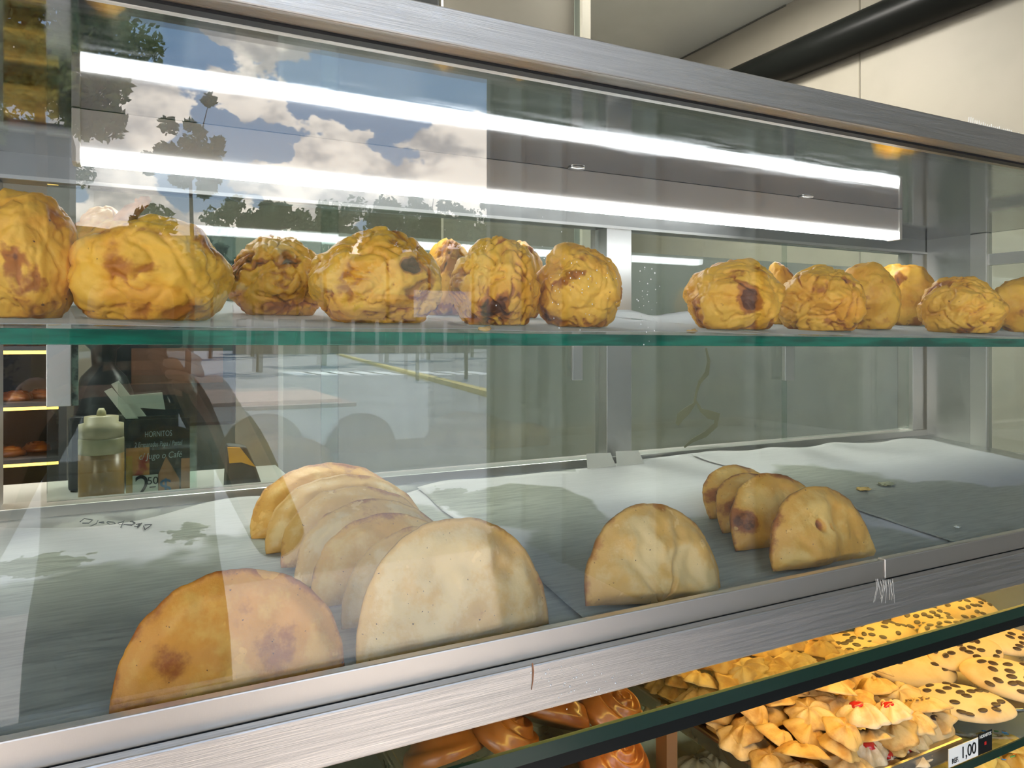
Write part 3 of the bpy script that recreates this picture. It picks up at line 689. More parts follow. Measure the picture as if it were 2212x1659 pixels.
# oval biscuits dotted with raisins
def oval_biscuit(seed, a, b, h):
    mb = MB(); bmesh.ops.create_icosphere(mb.bm, subdivisions=4, radius=1)
    for v in mb.bm.verts:
        n = v.co.copy(); k = 1+.05*mn.noise(n*1.4+Vector((seed, 0, 0)))
        z = n.z*h if n.z > 0 else n.z*h*.25
        v.co = Vector((n.x*a*k, n.y*b*k, z))
    return mb.mesh('oval_biscuit', ovm, True)
ovm = pbr('raisin_biscuit_dough', (.75, .53, .25), .55, col2=(.64, .40, .15), nscale=22, lo=.45, hi=.7, bump=.2, bscale=160, rand=True)
OV = [oval_biscuit(k*2.1, .062, .034, .013) for k in range(3)]
mbr = MB(); bmesh.ops.create_icosphere(mbr.bm, subdivisions=2, radius=1); raisin = mbr.mesh('raisin', pbr('raisin', (.055, .028, .018), .45), True)
OVP = [(1955, 1560, -30, .030, 'frontmost raisin biscuit on the oval tray, its lower end over the rim'), (2080, 1520, -38, .030, 'raisin biscuit lying beside the frontmost one, densely dotted'), (2085, 1412, -12, .046, 'raisin biscuit lying across the others in the middle of the oval tray'),
       (1975, 1448, -28, .030, 'almost plain raisin biscuit with a single raisin showing, behind the glass edge'), (2185, 1470, -62, .040, 'raisin biscuit at the far right, cut by the picture edge'), (2170, 1385, -25, .050, 'raisin biscuit at the back right of the oval tray'),
       (2060, 1370, -10, .052, 'raisin biscuit just under the black rail on the oval tray'), (1890, 1440, -35, .028, 'raisin biscuit half buried at the left end of the oval tray'), (1915, 1372, -5, .036, 'raisin biscuit seen through the glass top, behind the rosette heap'),
       (2000, 1345, -15, .040, 'raisin biscuit seen through the glass top in the middle'), (2090, 1318, -10, .044, 'farthest raisin biscuit seen through the glass top'), (1830, 1400, -20, .026, 'raisin biscuit at the far left end, seen through the glass top')]
for k, (px, py, rot, up, lab) in enumerate(OVP):
    z = TZ+up; u = (px-CX)/F; dep = z/((HY-py)/F); p = Vector((dep*(SY+u*CY), dep*(CY-u*SY), z))
    o = obj('raisin_biscuit', OV[k % 3], p, (R(18+rnd.uniform(-6, 8)), R(rnd.uniform(-8, 8)), R(rot))); tag(o, lab, 'biscuit', 'raisin biscuits on the oval tray')
    used = []
    for q in range(18 if k != 3 else 4):
        for _ in range(20):
            a, t = rnd.uniform(0, 6.28), math.sqrt(rnd.random())*.82; x, y = t*math.cos(a), t*math.sin(a)
            if all((x-i)**2*3.2+(y-j)**2 > .05 for i, j in used): break
        used.append((x, y)); zz = .013*math.sqrt(max(0, 1-t*t))
        obj('raisin', raisin, (x*.062, y*.034, zz), (0, 0, rnd.uniform(-.5, .5)), o, (.0068, .0042, .0013))
# swirl buns
bunm = pbr('glazed_bun', (.42, .14, .03), .28, col2=(.24, .065, .015), nscale=18, bump=.2, bscale=90, coat=.3, rand=True)
def bun(seed):
    bm = bmesh.new(); nr, na = 22, 64; rows = []
    for i in range(nr+1):
        t = i/nr; row = []
        for j in range(na):
            a = 2*math.pi*j/na; sw = math.cos(2*math.pi*(t*3.2)-a)
            r = .047*t*(1+.03*mn.noise((a, seed, 0))); z = .034*math.sqrt(max(0, 1-t**3.0))*(.9+.1*mn.noise((math.cos(a), math.sin(a), seed)))+.0038*sw*(1-t**6)*min(1, t*4)
            row.append(bm.verts.new((r*math.cos(a), r*math.sin(a), max(0, z))))
        rows.append(row)
    for i in range(nr):
        for j in range(na): bm.faces.new((rows[i][j], rows[i+1][j], rows[i+1][(j+1) % na], rows[i][(j+1) % na]))
    bmesh.ops.remove_doubles(bm, verts=rows[0], dist=1e-6); bm.faces.new(rows[-1][::-1])
    bmesh.ops.recalc_face_normals(bm, faces=bm.faces)
    me = bpy.data.meshes.new('bun'); bm.to_mesh(me); bm.free(); me.materials.append(bunm); me.shade_smooth(); return me
BUN = [bun(3.1), bun(8.4)]
BN = [(1190, 1560, .085, 35, 'swirl bun standing highest in the bun tray, lit gold along its rim'), (1315, 1545, .075, 30, 'dark swirl bun beside the divider, right of the gold-rimmed one'), (1320, 1650, .045, 30, 'swirl bun at the bottom edge below the glass edge'), (1080, 1600, .075, 30, 'shaded swirl bun left of the gold-rimmed one'), (960, 1640, .07, 25, 'swirl bun deepest in shade at the left'), (1235, 1500, .06, 10, 'swirl bun at the back under the steel panel')]
for k, (px, py, up, tl, lab) in enumerate(BN):
    z = TZ+up-.03; u = (px-CX)/F; dep = z/((HY-py)/F); p = Vector((dep*(SY+u*CY), dep*(CY-u*SY), z))
    tag(obj('swirl_bun', BUN[k % 2], p, (R(tl), R(rnd.uniform(-12, 12)), rnd.uniform(0, 6))), lab, 'bun', 'swirl buns on the bun tray')
# sprinkle biscuits on the deck below, with their price tag
spm = [pbr('sprinkle_%d' % k, c, .4) for k, c in enumerate(((.7, .05, .04), (.05, .25, .5), (.1, .4, .08), (.8, .3, .02)))]
ROSY = [rosette(40+k*1.3, .040, .024, 6, 1.5, pbr('yellow_biscuit', (.86, .56, .12), .55, col2=(.74, .40, .06), nscale=40, bump=.3, bscale=200, rand=True) if k == 0 else bpy.data.materials['yellow_biscuit']) for k in range(3)]
SPX = [(2010, 1668, -.560), (2085, 1648, -.553), (2125, 1655, -.565), (2160, 1622, -.552), (2195, 1648, -.570), (2140, 1690, -.60), (2050, 1700, -.59), (1960, 1690, -.58), (2200, 1690, -.60)]
spr = MB(); spr.tube([(-.0016, 0, 0), (.0016, 0, 0)], .0005, 5)
sprm = []
for m in spm:
    s_ = MB(); s_.tube([(-.003, 0, 0), (.003, 0, 0)], .0009, 6); sprm.append(s_.mesh('sprinkle', m))
for k, (px, py, z) in enumerate(SPX):
    u = (px-CX)/F; dep = z/((HY-py)/F); p = Vector((dep*(SY+u*CY), dep*(CY-u*SY), z))
    o = obj('sprinkle_biscuit', ROSY[k % 3], p, (R(25), R(rnd.uniform(-10, 10)), rnd.uniform(0, 6)))
    tag(o, 'yellow biscuit with coloured sprinkles below the price tag', 'biscuit', 'sprinkle biscuits in the lowest tray')
    for q in range(9):
        a, t = rnd.uniform(0, 6.28), rnd.uniform(.1, .8)
        obj('sprinkle', sprm[rnd.randrange(4)], (.036*t*math.cos(a), .032*t*math.sin(a), .024*(1-t**2.4)*.9+.0035), (0, 0, rnd.uniform(0, 3)), o)
rect_tray(.88, 1.16, .57, .80, -.644, 'steel tray of sprinkle biscuits on the lowest deck')
rect_tray(.56, .78, .60, .85, -.644, 'steel tray with pale biscuits below the rosette tray')
for k, (px, py) in enumerate(((1540, 1650), (1580, 1655), (1505, 1668))):
    z = -.615; u = (px-CX)/F; dep = z/((HY-py)/F); p = Vector((dep*(SY+u*CY), dep*(CY-u*SY), z))
    tag(obj('pale_biscuit', ROSW[k % 3], p, (R(10), 0, k)), 'pale rosette biscuit on the lowest tray under the tray rim', 'biscuit', 'pale biscuits on the lowest tray')
# price tag in front of the rosette tray
tp = at(2052, 1638, .552); tq = at(2132, 1600, .552)
tg = empty('price_tag', (tp.x, .548, -.511), 'white and black price tag hanging at the rosette tray edge', 'price tag')
wx = (tq.x-tp.x); x0t = tp.x-.010; zt = -.4885
white_card = pbr('white_card', (.82, .80, .72), .5)
bx(x0t, x0t+.086, .5470, .5478, zt-.022, zt).build('card', white_card, tg)
tcard = tg.children[0]
bx(x0t+.058, x0t+.086, .5466, .5470, zt-.022, zt+.004).build('black_end', black, tg)
def facing(o): o.rotation_euler = (R(90), 0, 0)
T = tg.location
def tagtext(body, size, x, z, mat, xs=1.0):
    o = obj('lettering', text_mesh('lettering', body, size, mat, xs=xs), (x-T.x, .5465-T.y, z-T.z), (R(90), 0, 0), tcard)
tagtext('REF.', .0085, x0t+.012, zt-.0185, black, .9); tagtext('1,00', .020, x0t+.038, zt-.017, black, .9); tagtext('HORNITOS', .0056, x0t+.072, zt-.002, white_card, .85)
bx(x0t+.070, x0t+.074, .5463, .5466, zt-.012, zt-.008).build('red_mark', jam, tg)

# ------------------------------------------------------------------ counter behind the left door
ctr = empty('back_counter', (-.1, 1.45, FZ), 'pale counter behind the case holding the bottle and the sign', 'counter')
bx(-1.3, .28, 1.22, 1.68, -.300, -.275).build('worktop', pbr('counter_top', (.5, .5, .46), .3), ctr)
bx(-1.28, .26, 1.25, 1.66, FZ, -.300).build('body', pbr('counter_body', (.25, .25, .23), .5), ctr)
bp = at(219, 1000, 1.36); bpx = bp.x
bot = empty('squeeze_bottle', (bpx, 1.36, -.275), 'translucent squeeze bottle half full of brown sauce with a nozzle cap', 'bottle')
rb = 44/F*1.36/1.14
ztop = at(219, 948, 1.36).z; zl = at(219, 978, 1.36).z; zc = at(219, 915, 1.36).z; zn = at(219, 882, 1.36).z
MB().lathe((bpx, 1.36, 0), [(rb*.95, -.275), (rb, -.27), (rb, zl)], 28).build('sauce', pbr('brown_sauce', (.22, .135, .035), .3), bot, True)
MB().lathe((bpx, 1.36, 0), [(rb, zl), (rb, ztop), (rb*.97, ztop+.003)], 28).build('clear_wall', pbr('cloudy_plastic', (.38, .36, .21), .3), bot, True)
bcap = MB().lathe((bpx, 1.36, 0), [(rb*.98, ztop+.003), (rb*.98, zc), (rb*.75, zc+.001), (rb*.75, zc+.012), (rb*.2, zc+.013)], 28).build('cap', pbr('cap_plastic', (.40, .36, .22), .4), bot, True)
MB().lathe((bpx, 1.36, 0), [(rb*.22, zc+.012), (rb*.2, zn-.006), (rb*.12, zn)], 14).build('nozzle', pbr('nozzle_plastic', (.5, .46, .26), .4), bcap, True)
# counter sign
SYD = 1.40
q0, q1 = at(272, 1075, SYD), at(410, 902, SYD); sw = q1.x-q0.x; shh = q1.z+.272
sg = empty('counter_sign', ((q0.x+q1.x)/2, SYD, -.275), 'black and orange offer card in a clear stand with the price 2.50', 'sign')
mx = (q0.x+q1.x)/2
scard = bx(q0.x, q1.x, SYD, SYD+.002, -.272, q1.z).build('card', pbr('sign_black', (.030, .034, .034), .4), sg)
zr = lambda f: q1.z-(q1.z-at(340, 1075, SYD).z)*f       # 0 at the top, 1 at the sill
xr = lambda f: q0.x+sw*f
pc = MB()
for (a, b, c, d) in ((.0, .36, .35, 1.25),): pc.box(xr(a), xr(b), SYD-.0006, SYD, zr(d), zr(c))
pc.build('print_orange', pbr('print_orange', (.62, .25, .05), .5, col2=(.45, .05, .03), nscale=30, lo=.5, hi=.6), sg)
MB().prism([(xr(.0), zr(1.25)), (xr(.10), zr(1.25)), (xr(.10), zr(.45)), (xr(.0), zr(.45))], SYD-.001, SYD-.0006).build('print_yellow', pbr('print_yellow', (.55, .32, .03), .5), sg)
MB().prism([(xr(.5), zr(1.25)), (xr(.84), zr(1.25)), (xr(.83), zr(.78)), (xr(.62), zr(.48)), (xr(.5), zr(.7))], SYD-.0012, SYD-.0006).build('print_tan', pbr('print_tan', (.50, .22, .10), .5), sg)
MB().prism([(xr(.85), zr(1.25)), (xr(1.0), zr(1.25)), (xr(1.0), zr(.52)), (xr(.86), zr(.52))], SYD-.0012, SYD-.0006).build('print_tan', bpy.data.materials['print_tan'], sg)
MB().prism([(xr(.10), zr(1.25)), (xr(.50), zr(1.25)), (xr(.49), zr(.70)), (xr(.10), zr(.70))], SYD-.0018, SYD-.0012).build('price_card', white_card, sg)
chalk = pbr('chalk_white', (.62, .68, .70), .6)
def stx(body, size, fx, fz, mat, yo=.0016, xs=1, sh=0):
    o = obj('lettering', text_mesh('lettering', body, size, mat, xs=xs, shear=sh), (xr(fx)-mx, -yo-.0006, zr(fz)+.275), (R(90), 0, 0), scard)
stx('HORNITOS', .0135, .5, .22, chalk, xs=.62)
stx('2 Empanadas Papa / Pastel', .0120, .5, .345, chalk, xs=.58, sh=.2); stx('c/ Jugo o Café', .0150, .53, .50, chalk, xs=.78, sh=.2)
stx('2', .056, .25, .985, black, .0024, .9); stx('50', .018, .41, .82, black, .0024); stx('$', .040, .61, .965, pbr('blue_ink', (.06, .16, .34), .5), .0020)
bx(xr(.36), xr(.46), SYD-.0026, SYD-.0018, zr(.862), zr(.85)).build('underline', black, sg)
acr = pane_glass('acrylic', (.93, .97, .95), 1.0)
bx(q0.x-.006, q1.x+.010, SYD-.006, SYD-.0045, -.275, q1.z+.006).build('clear_stand', acr, sg)
# leaflet holder standing behind the sign
lh = empty('leaflet_holder', (mx, 1.50, -.275), 'clear acrylic leaflet holder with white slips behind the offer card', 'leaflet holder')
ha, hb = at(255, 826, 1.5), at(425, 826, 1.5)
bx(ha.x, hb.x, 1.49, 1.492, -.275, ha.z).build('front_plate', acr, lh); bx(ha.x, hb.x, 1.545, 1.547, -.275, ha.z+.01).build('back_plate', acr, lh)
for k, (a, b, dy) in enumerate((((225, 845), (272, 905), 0), ((240, 830), (290, 900), .01))):
    p, q = at(a[0], a[1], 1.505+dy), at(b[0], b[1], 1.505+dy)
    MB().prism([(p.x, p.z), (p.x+.012, p.z+.006), (q.x+.02, q.z), (q.x, q.z)], 1.505+dy, 1.507+dy).build('slip', white_card, lh)
p, q = at(272, 855, 1.51), at(352, 885, 1.51)
MB().prism([(p.x, p.z), (q.x-.001, p.z+.004), (q.x+.004, q.z), (p.x+.012, q.z+.006)], 1.512, 1.516).build('slip', white_card, lh)
# dark coffee grinder behind
gp = at(225, 800, 1.62)
gr = empty('coffee_grinder', (gp.x, 1.60, -.275), 'dark coffee grinder with a flared hopper behind the leaflet holder', 'grinder')
dk = pbr('dark_machine', (.018, .022, .026), .35)
MB().lathe((gp.x, 1.60, 0), [(.05, -.275), (.05, -.10), (.038, -.07), (.02, -.05), (.022, -.02), (.06, .02), (.065, .08)], 24).build('body', dk, gr, True)
bx(gp.x-.055, gp.x+.055, 1.545, 1.60, -.274, -.14).build('housing', dk, gr, bevel=.006)
mp_ = at(390, 780, 1.85)
mch = empty('coffee_machine', (mp_.x+.02, 2.0, FZ), 'dark coffee machine standing at the back of the shop', 'machine')
bx(mp_.x-.16, mp_.x+.12, 1.85, 2.25, -.20, .26).build('body', dk, mch, bevel=.008)
bx(mp_.x-.10, mp_.x+.09, 1.842, 1.852, -.10, -.02).build('panel', pbr('rust_panel', (.22, .09, .05), .5), mch)
bx(mp_.x-.16, mp_.x+.12, 1.87, 2.25, FZ, -.20).build('stand', pbr('stand_grey', (.30, .32, .30), .5), mch)
wc = empty('wall_cabinet', (.3, 2.65, .90), 'dark cabinet high at the rear of the shop, above the steel frame', 'cabinet')
bx(-.45, .99, 2.5, 2.8, .90, 1.375).build('body', dk, wc, bevel=.006)
for xa, xb in ((-.44, .03), (.035, .505), (.51, .98)): bx(xa, xb, 2.485, 2.499, .91, 1.365).build('door', pbr('cabinet_door_dark', (.03, .032, .034), .4) if xa < 0 else bpy.data.materials['cabinet_door_dark'], wc, bevel=.003)
# orange tool / bag lying by the door
ob = at(505, 1000, 1.42)
bag = empty('orange_bag', (ob.x+.01, 1.42, -.275), 'orange and dark bag slumped on the counter right of the sign', 'bag')
MB().prism([(ob.x-.016, -.275), (ob.x+.05, -.275), (ob.x+.035, ob.z-.005), (ob.x+.02, ob.z+.03), (ob.x-.012, ob.z+.035)], 1.40, 1.44).build('body', pbr('bag_dark', (.05, .06, .06), .7), bag, bevel=.004)
MB().prism([(ob.x-.013, ob.z+.032), (ob.x+.008, ob.z+.030), (ob.x+.034, ob.z-.006), (ob.x+.010, ob.z+.004), (ob.x-.010, ob.z+.004)], 1.394, 1.401).build('flap', pbr('bag_orange', (.75, .35, .03), .5), bag)
# bright bakery cabinet far left behind the open door
fc = empty('bakery_cabinet', (-.62, 2.6, FZ), 'tall bakery cabinet with yellow-lit shelves seen past the left door', 'cabinet')
cabm = pbr('cabinet_frame', (.05, .05, .05), .3)
fa, fb = at(-60, 700, 2.6).x, at(150, 700, 2.6).x
for z in (.12, -.02, -.18, -.34, -.52):
    bx(fa, fb, 2.5, 2.9, z-.012, z).build('shelf', cabm, fc)
    bx(fa+.01, fb-.01, 2.51, 2.53, z-.022, z-.012).build('lamp_strip', emission('cabinet_glow', (1, .62, .12), 2.6) if z > .1 else bpy.data.materials['cabinet_glow'], fc)
bx(fa, fb, 2.9, 2.93, FZ, .3).build('back_panel', pbr('cabinet_back', (.45, .45, .42), .4, col2=(.1, .1, .1), nscale=6, lo=.5, hi=.55), fc)
for a in (fa, fb-.02): bx(a, a+.02, 2.49, 2.92, FZ, .3).build('side', cabm, fc)
bx(fa, fb, 2.5, 2.9, FZ, -.8).build('plinth', cabm, fc)
for k in range(10):
    z = (-.02, -.18, -.34, -.52)[k % 4]; x = fa+.06+(fb-fa-.12)*((k*.37) % 1)
    o = obj('bread_roll', BUN[k % 2], (x, 2.6+.04*(k % 3), z+.0005), (0, 0, k), None, (1, .8, .8)); tag(o, 'bread roll on a yellow-lit shelf of the far bakery cabinet', 'bread roll', 'rolls in the far cabinet')

# ------------------------------------------------------------------ the street that the glass mirrors
road = struct(bx(-60, 60, -110, -3.2, FZ-.2, FZ-.06).build('road', pbr('asphalt', (.26, .26, .26), .8, col2=(.21, .21, .21), nscale=.6)))
yellow = pbr('yellow_paint', (.62, .47, .10), .6); whitep = pbr('road_paint', (.75, .75, .70), .6)
def ground(px, py, zg=FZ-.06):
    u = (px-CX)/F; dep = zg/((HY-py)/F); return Vector((dep*(SY+u*CY), 2*GY-dep*(CY-u*SY), zg))
for k in range(9):
    a = ground(575+k*42, 797); b = ground(612+k*42, 812); c = ground(640+k*42, 814)
    bx(a.x, a.x+1.0, b.y-3.2, b.y, FZ-.062, FZ-.055).build('crosswalk_stripe', whitep, road)
ka, kb = ground(737, 765, FZ+.06), ground(1075, 850, FZ+.06)
dirk = (kb-ka).normalized(); side = Vector((-dirk.y, dirk.x, 0))*.14
kerb = MB(); pts = [ka-side, ka+side, kb+side, kb-side]
vb = [kerb.bm.verts.new((p.x, p.y, FZ-.06)) for p in pts]; vt = [kerb.bm.verts.new((p.x, p.y, FZ+.08)) for p in pts]
kerb.bm.faces.new(vt); kerb.bm.faces.new(vb[::-1])
for i in range(4): kerb.bm.faces.new([vb[i], vb[(i+1) % 4], vt[(i+1) % 4], vt[i]])
tag(kerb.build('street_kerb', yellow), 'yellow painted kerb running along the mirrored street', 'kerb')
# pavement strip of pinkish paving across the road
pk = ground(600, 885); struct(bx(-9, pk.x+1.6, pk.y-4.5, pk.y, FZ-.06, FZ+.02).build('pavement', pbr('pink_paving', (.50, .36, .30), .7, col2=(.42, .31, .27), nscale=2)))
leafm = [pbr('leaves_%d' % k, c, .6, col2=c2, nscale=1.5, lo=.4, hi=.6) for k, (c, c2) in enumerate((((.10, .17, .06), (.24, .30, .09)), ((.06, .14, .07), (.12, .20, .08))))]
barkm = pbr('bark', (.10, .075, .05), .9)
def tree(px, py, D, rx, rz, label, seed, nleaf=2600, base=None, mi=0, flat=1.0, leaf=.16):
    c = mir(px, py, D); rg = random.Random(seed)
    t = empty('street_tree', (c.x, c.y, FZ-.06), label, 'tree', 'trees across the street')
    tk = MB().tube([(c.x, c.y, FZ-.06), (c.x+.1, c.y, (c.z+FZ)/2), (c.x, c.y, c.z)], [.035*rx+.06, .03*rx+.04, .02*rx+.02], 9).build('trunk', barkm, t, True)
    cl = [(Vector((rg.gauss(0, .42)*rx, rg.gauss(0, .42)*rx, rg.gauss(0, .46)*rz)), rg.uniform(.12, .30)*rx*flat) for _ in range(34)]
    for q, _ in cl[:7]:
        MB().tube([(c.x, c.y, c.z-rz*.6), (c.x+q.x*.5, c.y+q.y*.5, c.z+q.z*.4-rz*.1), (c.x+q.x, c.y+q.y, c.z+q.z)], [.02*rx+.02, .014*rx+.01, .006*rx], 6).build('branch', barkm, tk, True)
    mb = MB()
    for i in range(nleaf):
        q, r = cl[rg.randrange(len(cl))]; d = Vector((rg.gauss(0, 1), rg.gauss(0, 1), rg.gauss(0, .7))).normalized()*r*rg.random()**.4*1.2
        p = Vector(c)+q+d; a = Vector((rg.gauss(0, 1), rg.gauss(0, 1), rg.gauss(0, 1))).normalized(); b = a.orthogonal().normalized(); s = leaf*rg.uniform(.6, 1.3)
        mb.poly([p-a*s, p+b*s*.5, p+a*s, p-b*s*.5])
    o = mb.build('foliage', leafm[mi], t); o['kind'] = 'stuff'; return t
tree(80, 90, 13.5, 1.9, 1.5, 'big leafy tree at the far left of the mirrored street', 3, 16000, leaf=.075)
tree(20, 330, 23, 1.7, 1.0, 'dense low tree under the big leafy one', 5, 5000, leaf=.09)
tree(410, 345, 27, 1.3, 1.2, 'dark feathery tree mirrored over the LED light', 8, 5000, leaf=.11, mi=1)
tree(560, 475, 33, 2.4, .8, 'flat-topped umbrella tree in the middle of the mirrored street', 11, 5000, leaf=.12, mi=1, flat=.6)
for k, (px, py, D) in enumerate(((700, 535, 40), (835, 505, 43.5), (925, 505, 48.5), (1020, 500, 54))):
    tree(px, py, D, 2.3, 1.9, ('small tree beside the umbrella tree', 'leftmost tree of the clipped row', 'middle tree of the clipped row', 'rightmost tree of the clipped row')[k], 20+k, 5000, leaf=.17, mi=1)
for k, px in enumerate((455, 545, 640)):
    tree(px, 590, 57.5+5.2*k, 2.5, 2.0, ('leftmost', 'middle', 'rightmost')[k]+' of three bushy trees behind the umbrella tree', 40+k, 4500, leaf=.26, mi=1)
hill = MB(); hx = [-60+4*k for k in range(40)]  # hill added to cover the bright mirrored sky above the horizon
hv = [[hill.bm.verts.new((x, y, FZ-.06 if j != 1 else 13.5+3.0*mn.noise((x*.05, 4, 0)))) for x in hx] for j, y in enumerate((-96, -104, -109))]
for j in range(2):
    for i in range(39): hill.bm.faces.new((hv[j][i], hv[j][i+1], hv[j+1][i+1], hv[j+1][i]))
struct(hill.build('horizon_cover_hill', pbr('hill_green', (.07, .12, .07), .9, col2=(.12, .16, .09), nscale=.3, bump=.5, bscale=1), None, True))
# long low building with columns across the street
bA, bB = mir(520, 690, 72), mir(1040, 690, 72)
hb = empty('arcade_building', ((bA.x+bB.x)/2, bA.y, FZ-.06), 'low terracotta arcade building across the mirrored street', 'building')
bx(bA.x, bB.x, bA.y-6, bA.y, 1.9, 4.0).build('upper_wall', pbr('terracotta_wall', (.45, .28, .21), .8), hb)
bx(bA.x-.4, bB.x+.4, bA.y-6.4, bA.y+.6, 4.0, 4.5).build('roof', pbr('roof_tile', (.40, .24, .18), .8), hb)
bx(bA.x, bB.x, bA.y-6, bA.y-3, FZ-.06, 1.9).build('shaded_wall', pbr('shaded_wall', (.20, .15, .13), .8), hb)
for k in range(10):
    x = bA.x+(bB.x-bA.x)*(k+.3)/10; bx(x-.18, x+.18, bA.y-.4, bA.y, FZ-.06, 1.9).build('column', pbr('column_paint', (.58, .46, .40), .7) if k == 0 else bpy.data.materials['column_paint'], hb)
# dark kiosk with a pale striped awning at the left
kA, kB = mir(-60, 420, 18), mir(150, 420, 18)
kk = empty('dark_kiosk', ((kA.x+kB.x)/2, kA.y, FZ-.06), 'dark kiosk with a pale awning mirrored at the far left', 'kiosk')
bx(kA.x, kB.x, kA.y-2, kA.y, FZ-.06, mir(100, 265, 18).z).build('body', pbr('kiosk_dark', (.05, .05, .05), .6), kk)
z1 = mir(60, 285, 18).z
for k in range(4): bx(kA.x, kB.x, kA.y+.05+.22*k, kA.y+.22+.22*k, z1-.05-.05*k, z1-.02-.05*k).build('awning_slat', pbr('awning_pale', (.50, .50, .38), .7) if k == 0 else bpy.data.materials['awning_pale'], kk)
# street sign board
sA, sB = mir(895, 640, 24), mir(1018, 640, 24)
bd = empty('street_board', ((sA.x+sB.x)/2, sA.y, FZ-.06), 'white notice board on two posts mirrored in the glass', 'board')
bx(sA.x, sB.x, sA.y-.06, sA.y, mir(950, 686, 24).z, mir(950, 628, 24).z).build('panel', pbr('board_white', (.72, .72, .74), .5, col2=(.5, .45, .42), nscale=2.2, lo=.5, hi=.7), bd)
for x in (sA.x+.15, sB.x-.15): bx(x-.05, x+.05, sA.y-.16, sA.y-.06, FZ-.06, mir(950, 640, 24).z).build('post', barkm, bd)

# ------------------------------------------------------------------ the photographer, mirrored in the glass
shirt = pbr('dark_shirt', (.022, .026, .034), .8); skin = pbr('skin', (.42, .25, .17), .5, sss=.1); hairm = pbr('dark_hair', (.02, .014, .01), .6); trous = pbr('dark_trousers', (.02, .022, .03), .8)
def skinned(name, verts, edges, radii, mat, parent=None, sub=2, root=0):
    me = bpy.data.meshes.new(name); me.from_pydata(verts, edges, []); o = bpy.data.objects.new(name, me); COL.objects.link(o)
    o.modifiers.new('skin', 'SKIN'); sv = me.skin_vertices[0].data
    for i, r in enumerate(radii): sv[i].radius = r if isinstance(r, tuple) else (r, r)
    sv[root].use_root = True
    s = o.modifiers.new('sub', 'SUBSURF'); s.levels = sub; s.render_levels = sub
    m2 = bpy.data.meshes.new_from_object(o.evaluated_get(bpy.context.evaluated_depsgraph_get()))
    bpy.data.objects.remove(o); m2.name = name; m2.materials.clear()
    for q in (mat if isinstance(mat, (list, tuple)) else [mat]): m2.materials.append(q)
    m2.shade_smooth(); r = bpy.data.objects.new(name, m2); COL.objects.link(r)
    if parent: r.parent = parent
    return r
BY = -.32
V = [(0, BY, -.50), (0, BY-.01, -.34), (0, BY-.02, -.20), (0, BY-.02, -.115), (0, BY+.0, -.03), (0, BY+.02, .055), (0, BY+.015, .125),      # pelvis, waist, chest, neck base, neck, head, crown
     (.155, BY, -.155), (.235, BY+.13, -.36), (.12, BY+.31, -.11), (.085, BY+.335, -.055),                                             # right arm: shoulder, elbow, wrist, palm
     (-.155, BY, -.155), (-.235, BY+.13, -.36), (-.13, BY+.29, -.11), (-.095, BY+.315, -.055),
     (.095, BY, -.58), (.105, BY+.03, -.93), (.11, BY-.01, -1.27), (.12, BY+.12, -1.325), (-.095, BY, -.58), (-.105, BY+.0, -.93), (-.11, BY-.03, -1.27), (-.12, BY+.10, -1.325)]
E = [(0, 1), (1, 2), (2, 3), (3, 4), (4, 5), (5, 6), (3, 7), (7, 8), (8, 9), (9, 10), (3, 11), (11, 12), (12, 13), (13, 14), (0, 15), (15, 16), (16, 17), (17, 18), (0, 19), (19, 20), (20, 21), (21, 22)]
RD = [(.155, .11), (.14, .10), (.155, .11), (.075, .07), .052, (.078, .092), (.062, .075), .060, .045, .028, .030, .060, .045, .028, .030, .085, .055, .038, .030, .085, .055, .038, .030]
person = skinned('person', V, E, RD, [shirt, skin, trous])
for f in person.data.polygons:
    c = f.center
    if c.z > -.085 and abs(c.x) < .12 and c.y < BY+.16: f.material_index = 1
    elif c.y > BY+.20 and c.z > -.30: f.material_index = 1
    elif c.z < -.52: f.material_index = 2
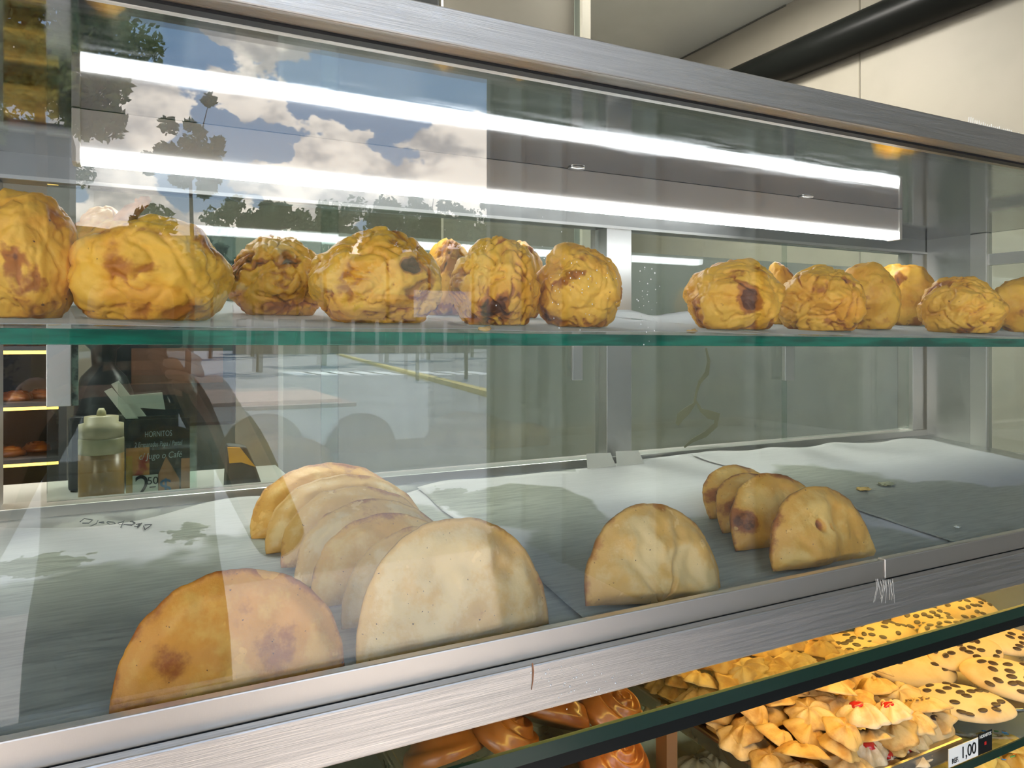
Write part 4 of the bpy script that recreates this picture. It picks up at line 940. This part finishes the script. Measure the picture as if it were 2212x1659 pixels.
tag(person, 'photographer in dark clothes with raised elbows, mirrored in the front glass', 'person')
for sx in (1, -1):
    px0 = .085 if sx > 0 else -.095; py0 = BY+.335 if sx > 0 else BY+.315
    for k, (l, dz_) in enumerate(((.055, .022), (.060, .008), (.056, -.007), (.046, -.020))):
        b = Vector((px0, py0, -.055+dz_)); m = b+Vector((-.022*sx, .012, .012)); e = b+Vector((-l*sx*.8, -.004, .016))
        skinned('finger', [b, m, e], [(0, 1), (1, 2)], [.0095, .0085, .007], skin, person, 1)
    b = Vector((px0, py0-.012, -.058)); skinned('thumb', [b, b+Vector((-.01*sx, -.012, .028)), b+Vector((-.028*sx, -.010, .046))], [(0, 1), (1, 2)], [.011, .010, .008], skin, person, 1)
hm = MB(); bmesh.ops.create_icosphere(hm.bm, subdivisions=3, radius=1)
for v in hm.bm.verts:
    n = v.co.copy(); v.co = Vector((n.x*.100, BY-.002+n.y*.110, .085+n.z*.112)) if (n.z > .15 or n.y < -.1) else Vector((n.x*.07, BY-.01+n.y*.07, .08+n.z*.05))
ho = hm.build('hair', hairm, None, True); ho.parent = person
fm = MB()
for sx in (1, -1): fm.lathe((sx*.031, BY+.108, .058), [(.001, -.006), (.010, -.002), (.010, .002), (.001, .006)], 10)
eo = fm.build('eyes', pbr('eye', (.06, .05, .05), .2), None, True); eo.parent = person
nm = MB(); nm.tube([(0, BY+.105, .06), (0, BY+.128, .022), (0, BY+.108, .012)], [.007, .013, .008], 8); no = nm.build('nose', skin, None, True); no.parent = person
mo = bx(-.022, .022, BY+.100, BY+.112, -.018, -.009).build('mouth', pbr('lips', (.35, .13, .11), .5), None, bevel=.004); mo.parent = person
# the phone sits right behind the lens
ph = bpy.data.objects.new('phone', bx(-.076, .076, -.0105, -.0035, -.060, .016).mesh('phone', pbr('phone_black', (.01, .01, .012), .2))); COL.objects.link(ph)
ph.rotation_euler = (0, 0, -YAW); bv = ph.modifiers.new('bevel', 'BEVEL'); bv.width = .003; bv.segments = 2
tag(ph, 'dark smartphone held up by the photographer, mirrored in the glass', 'phone')
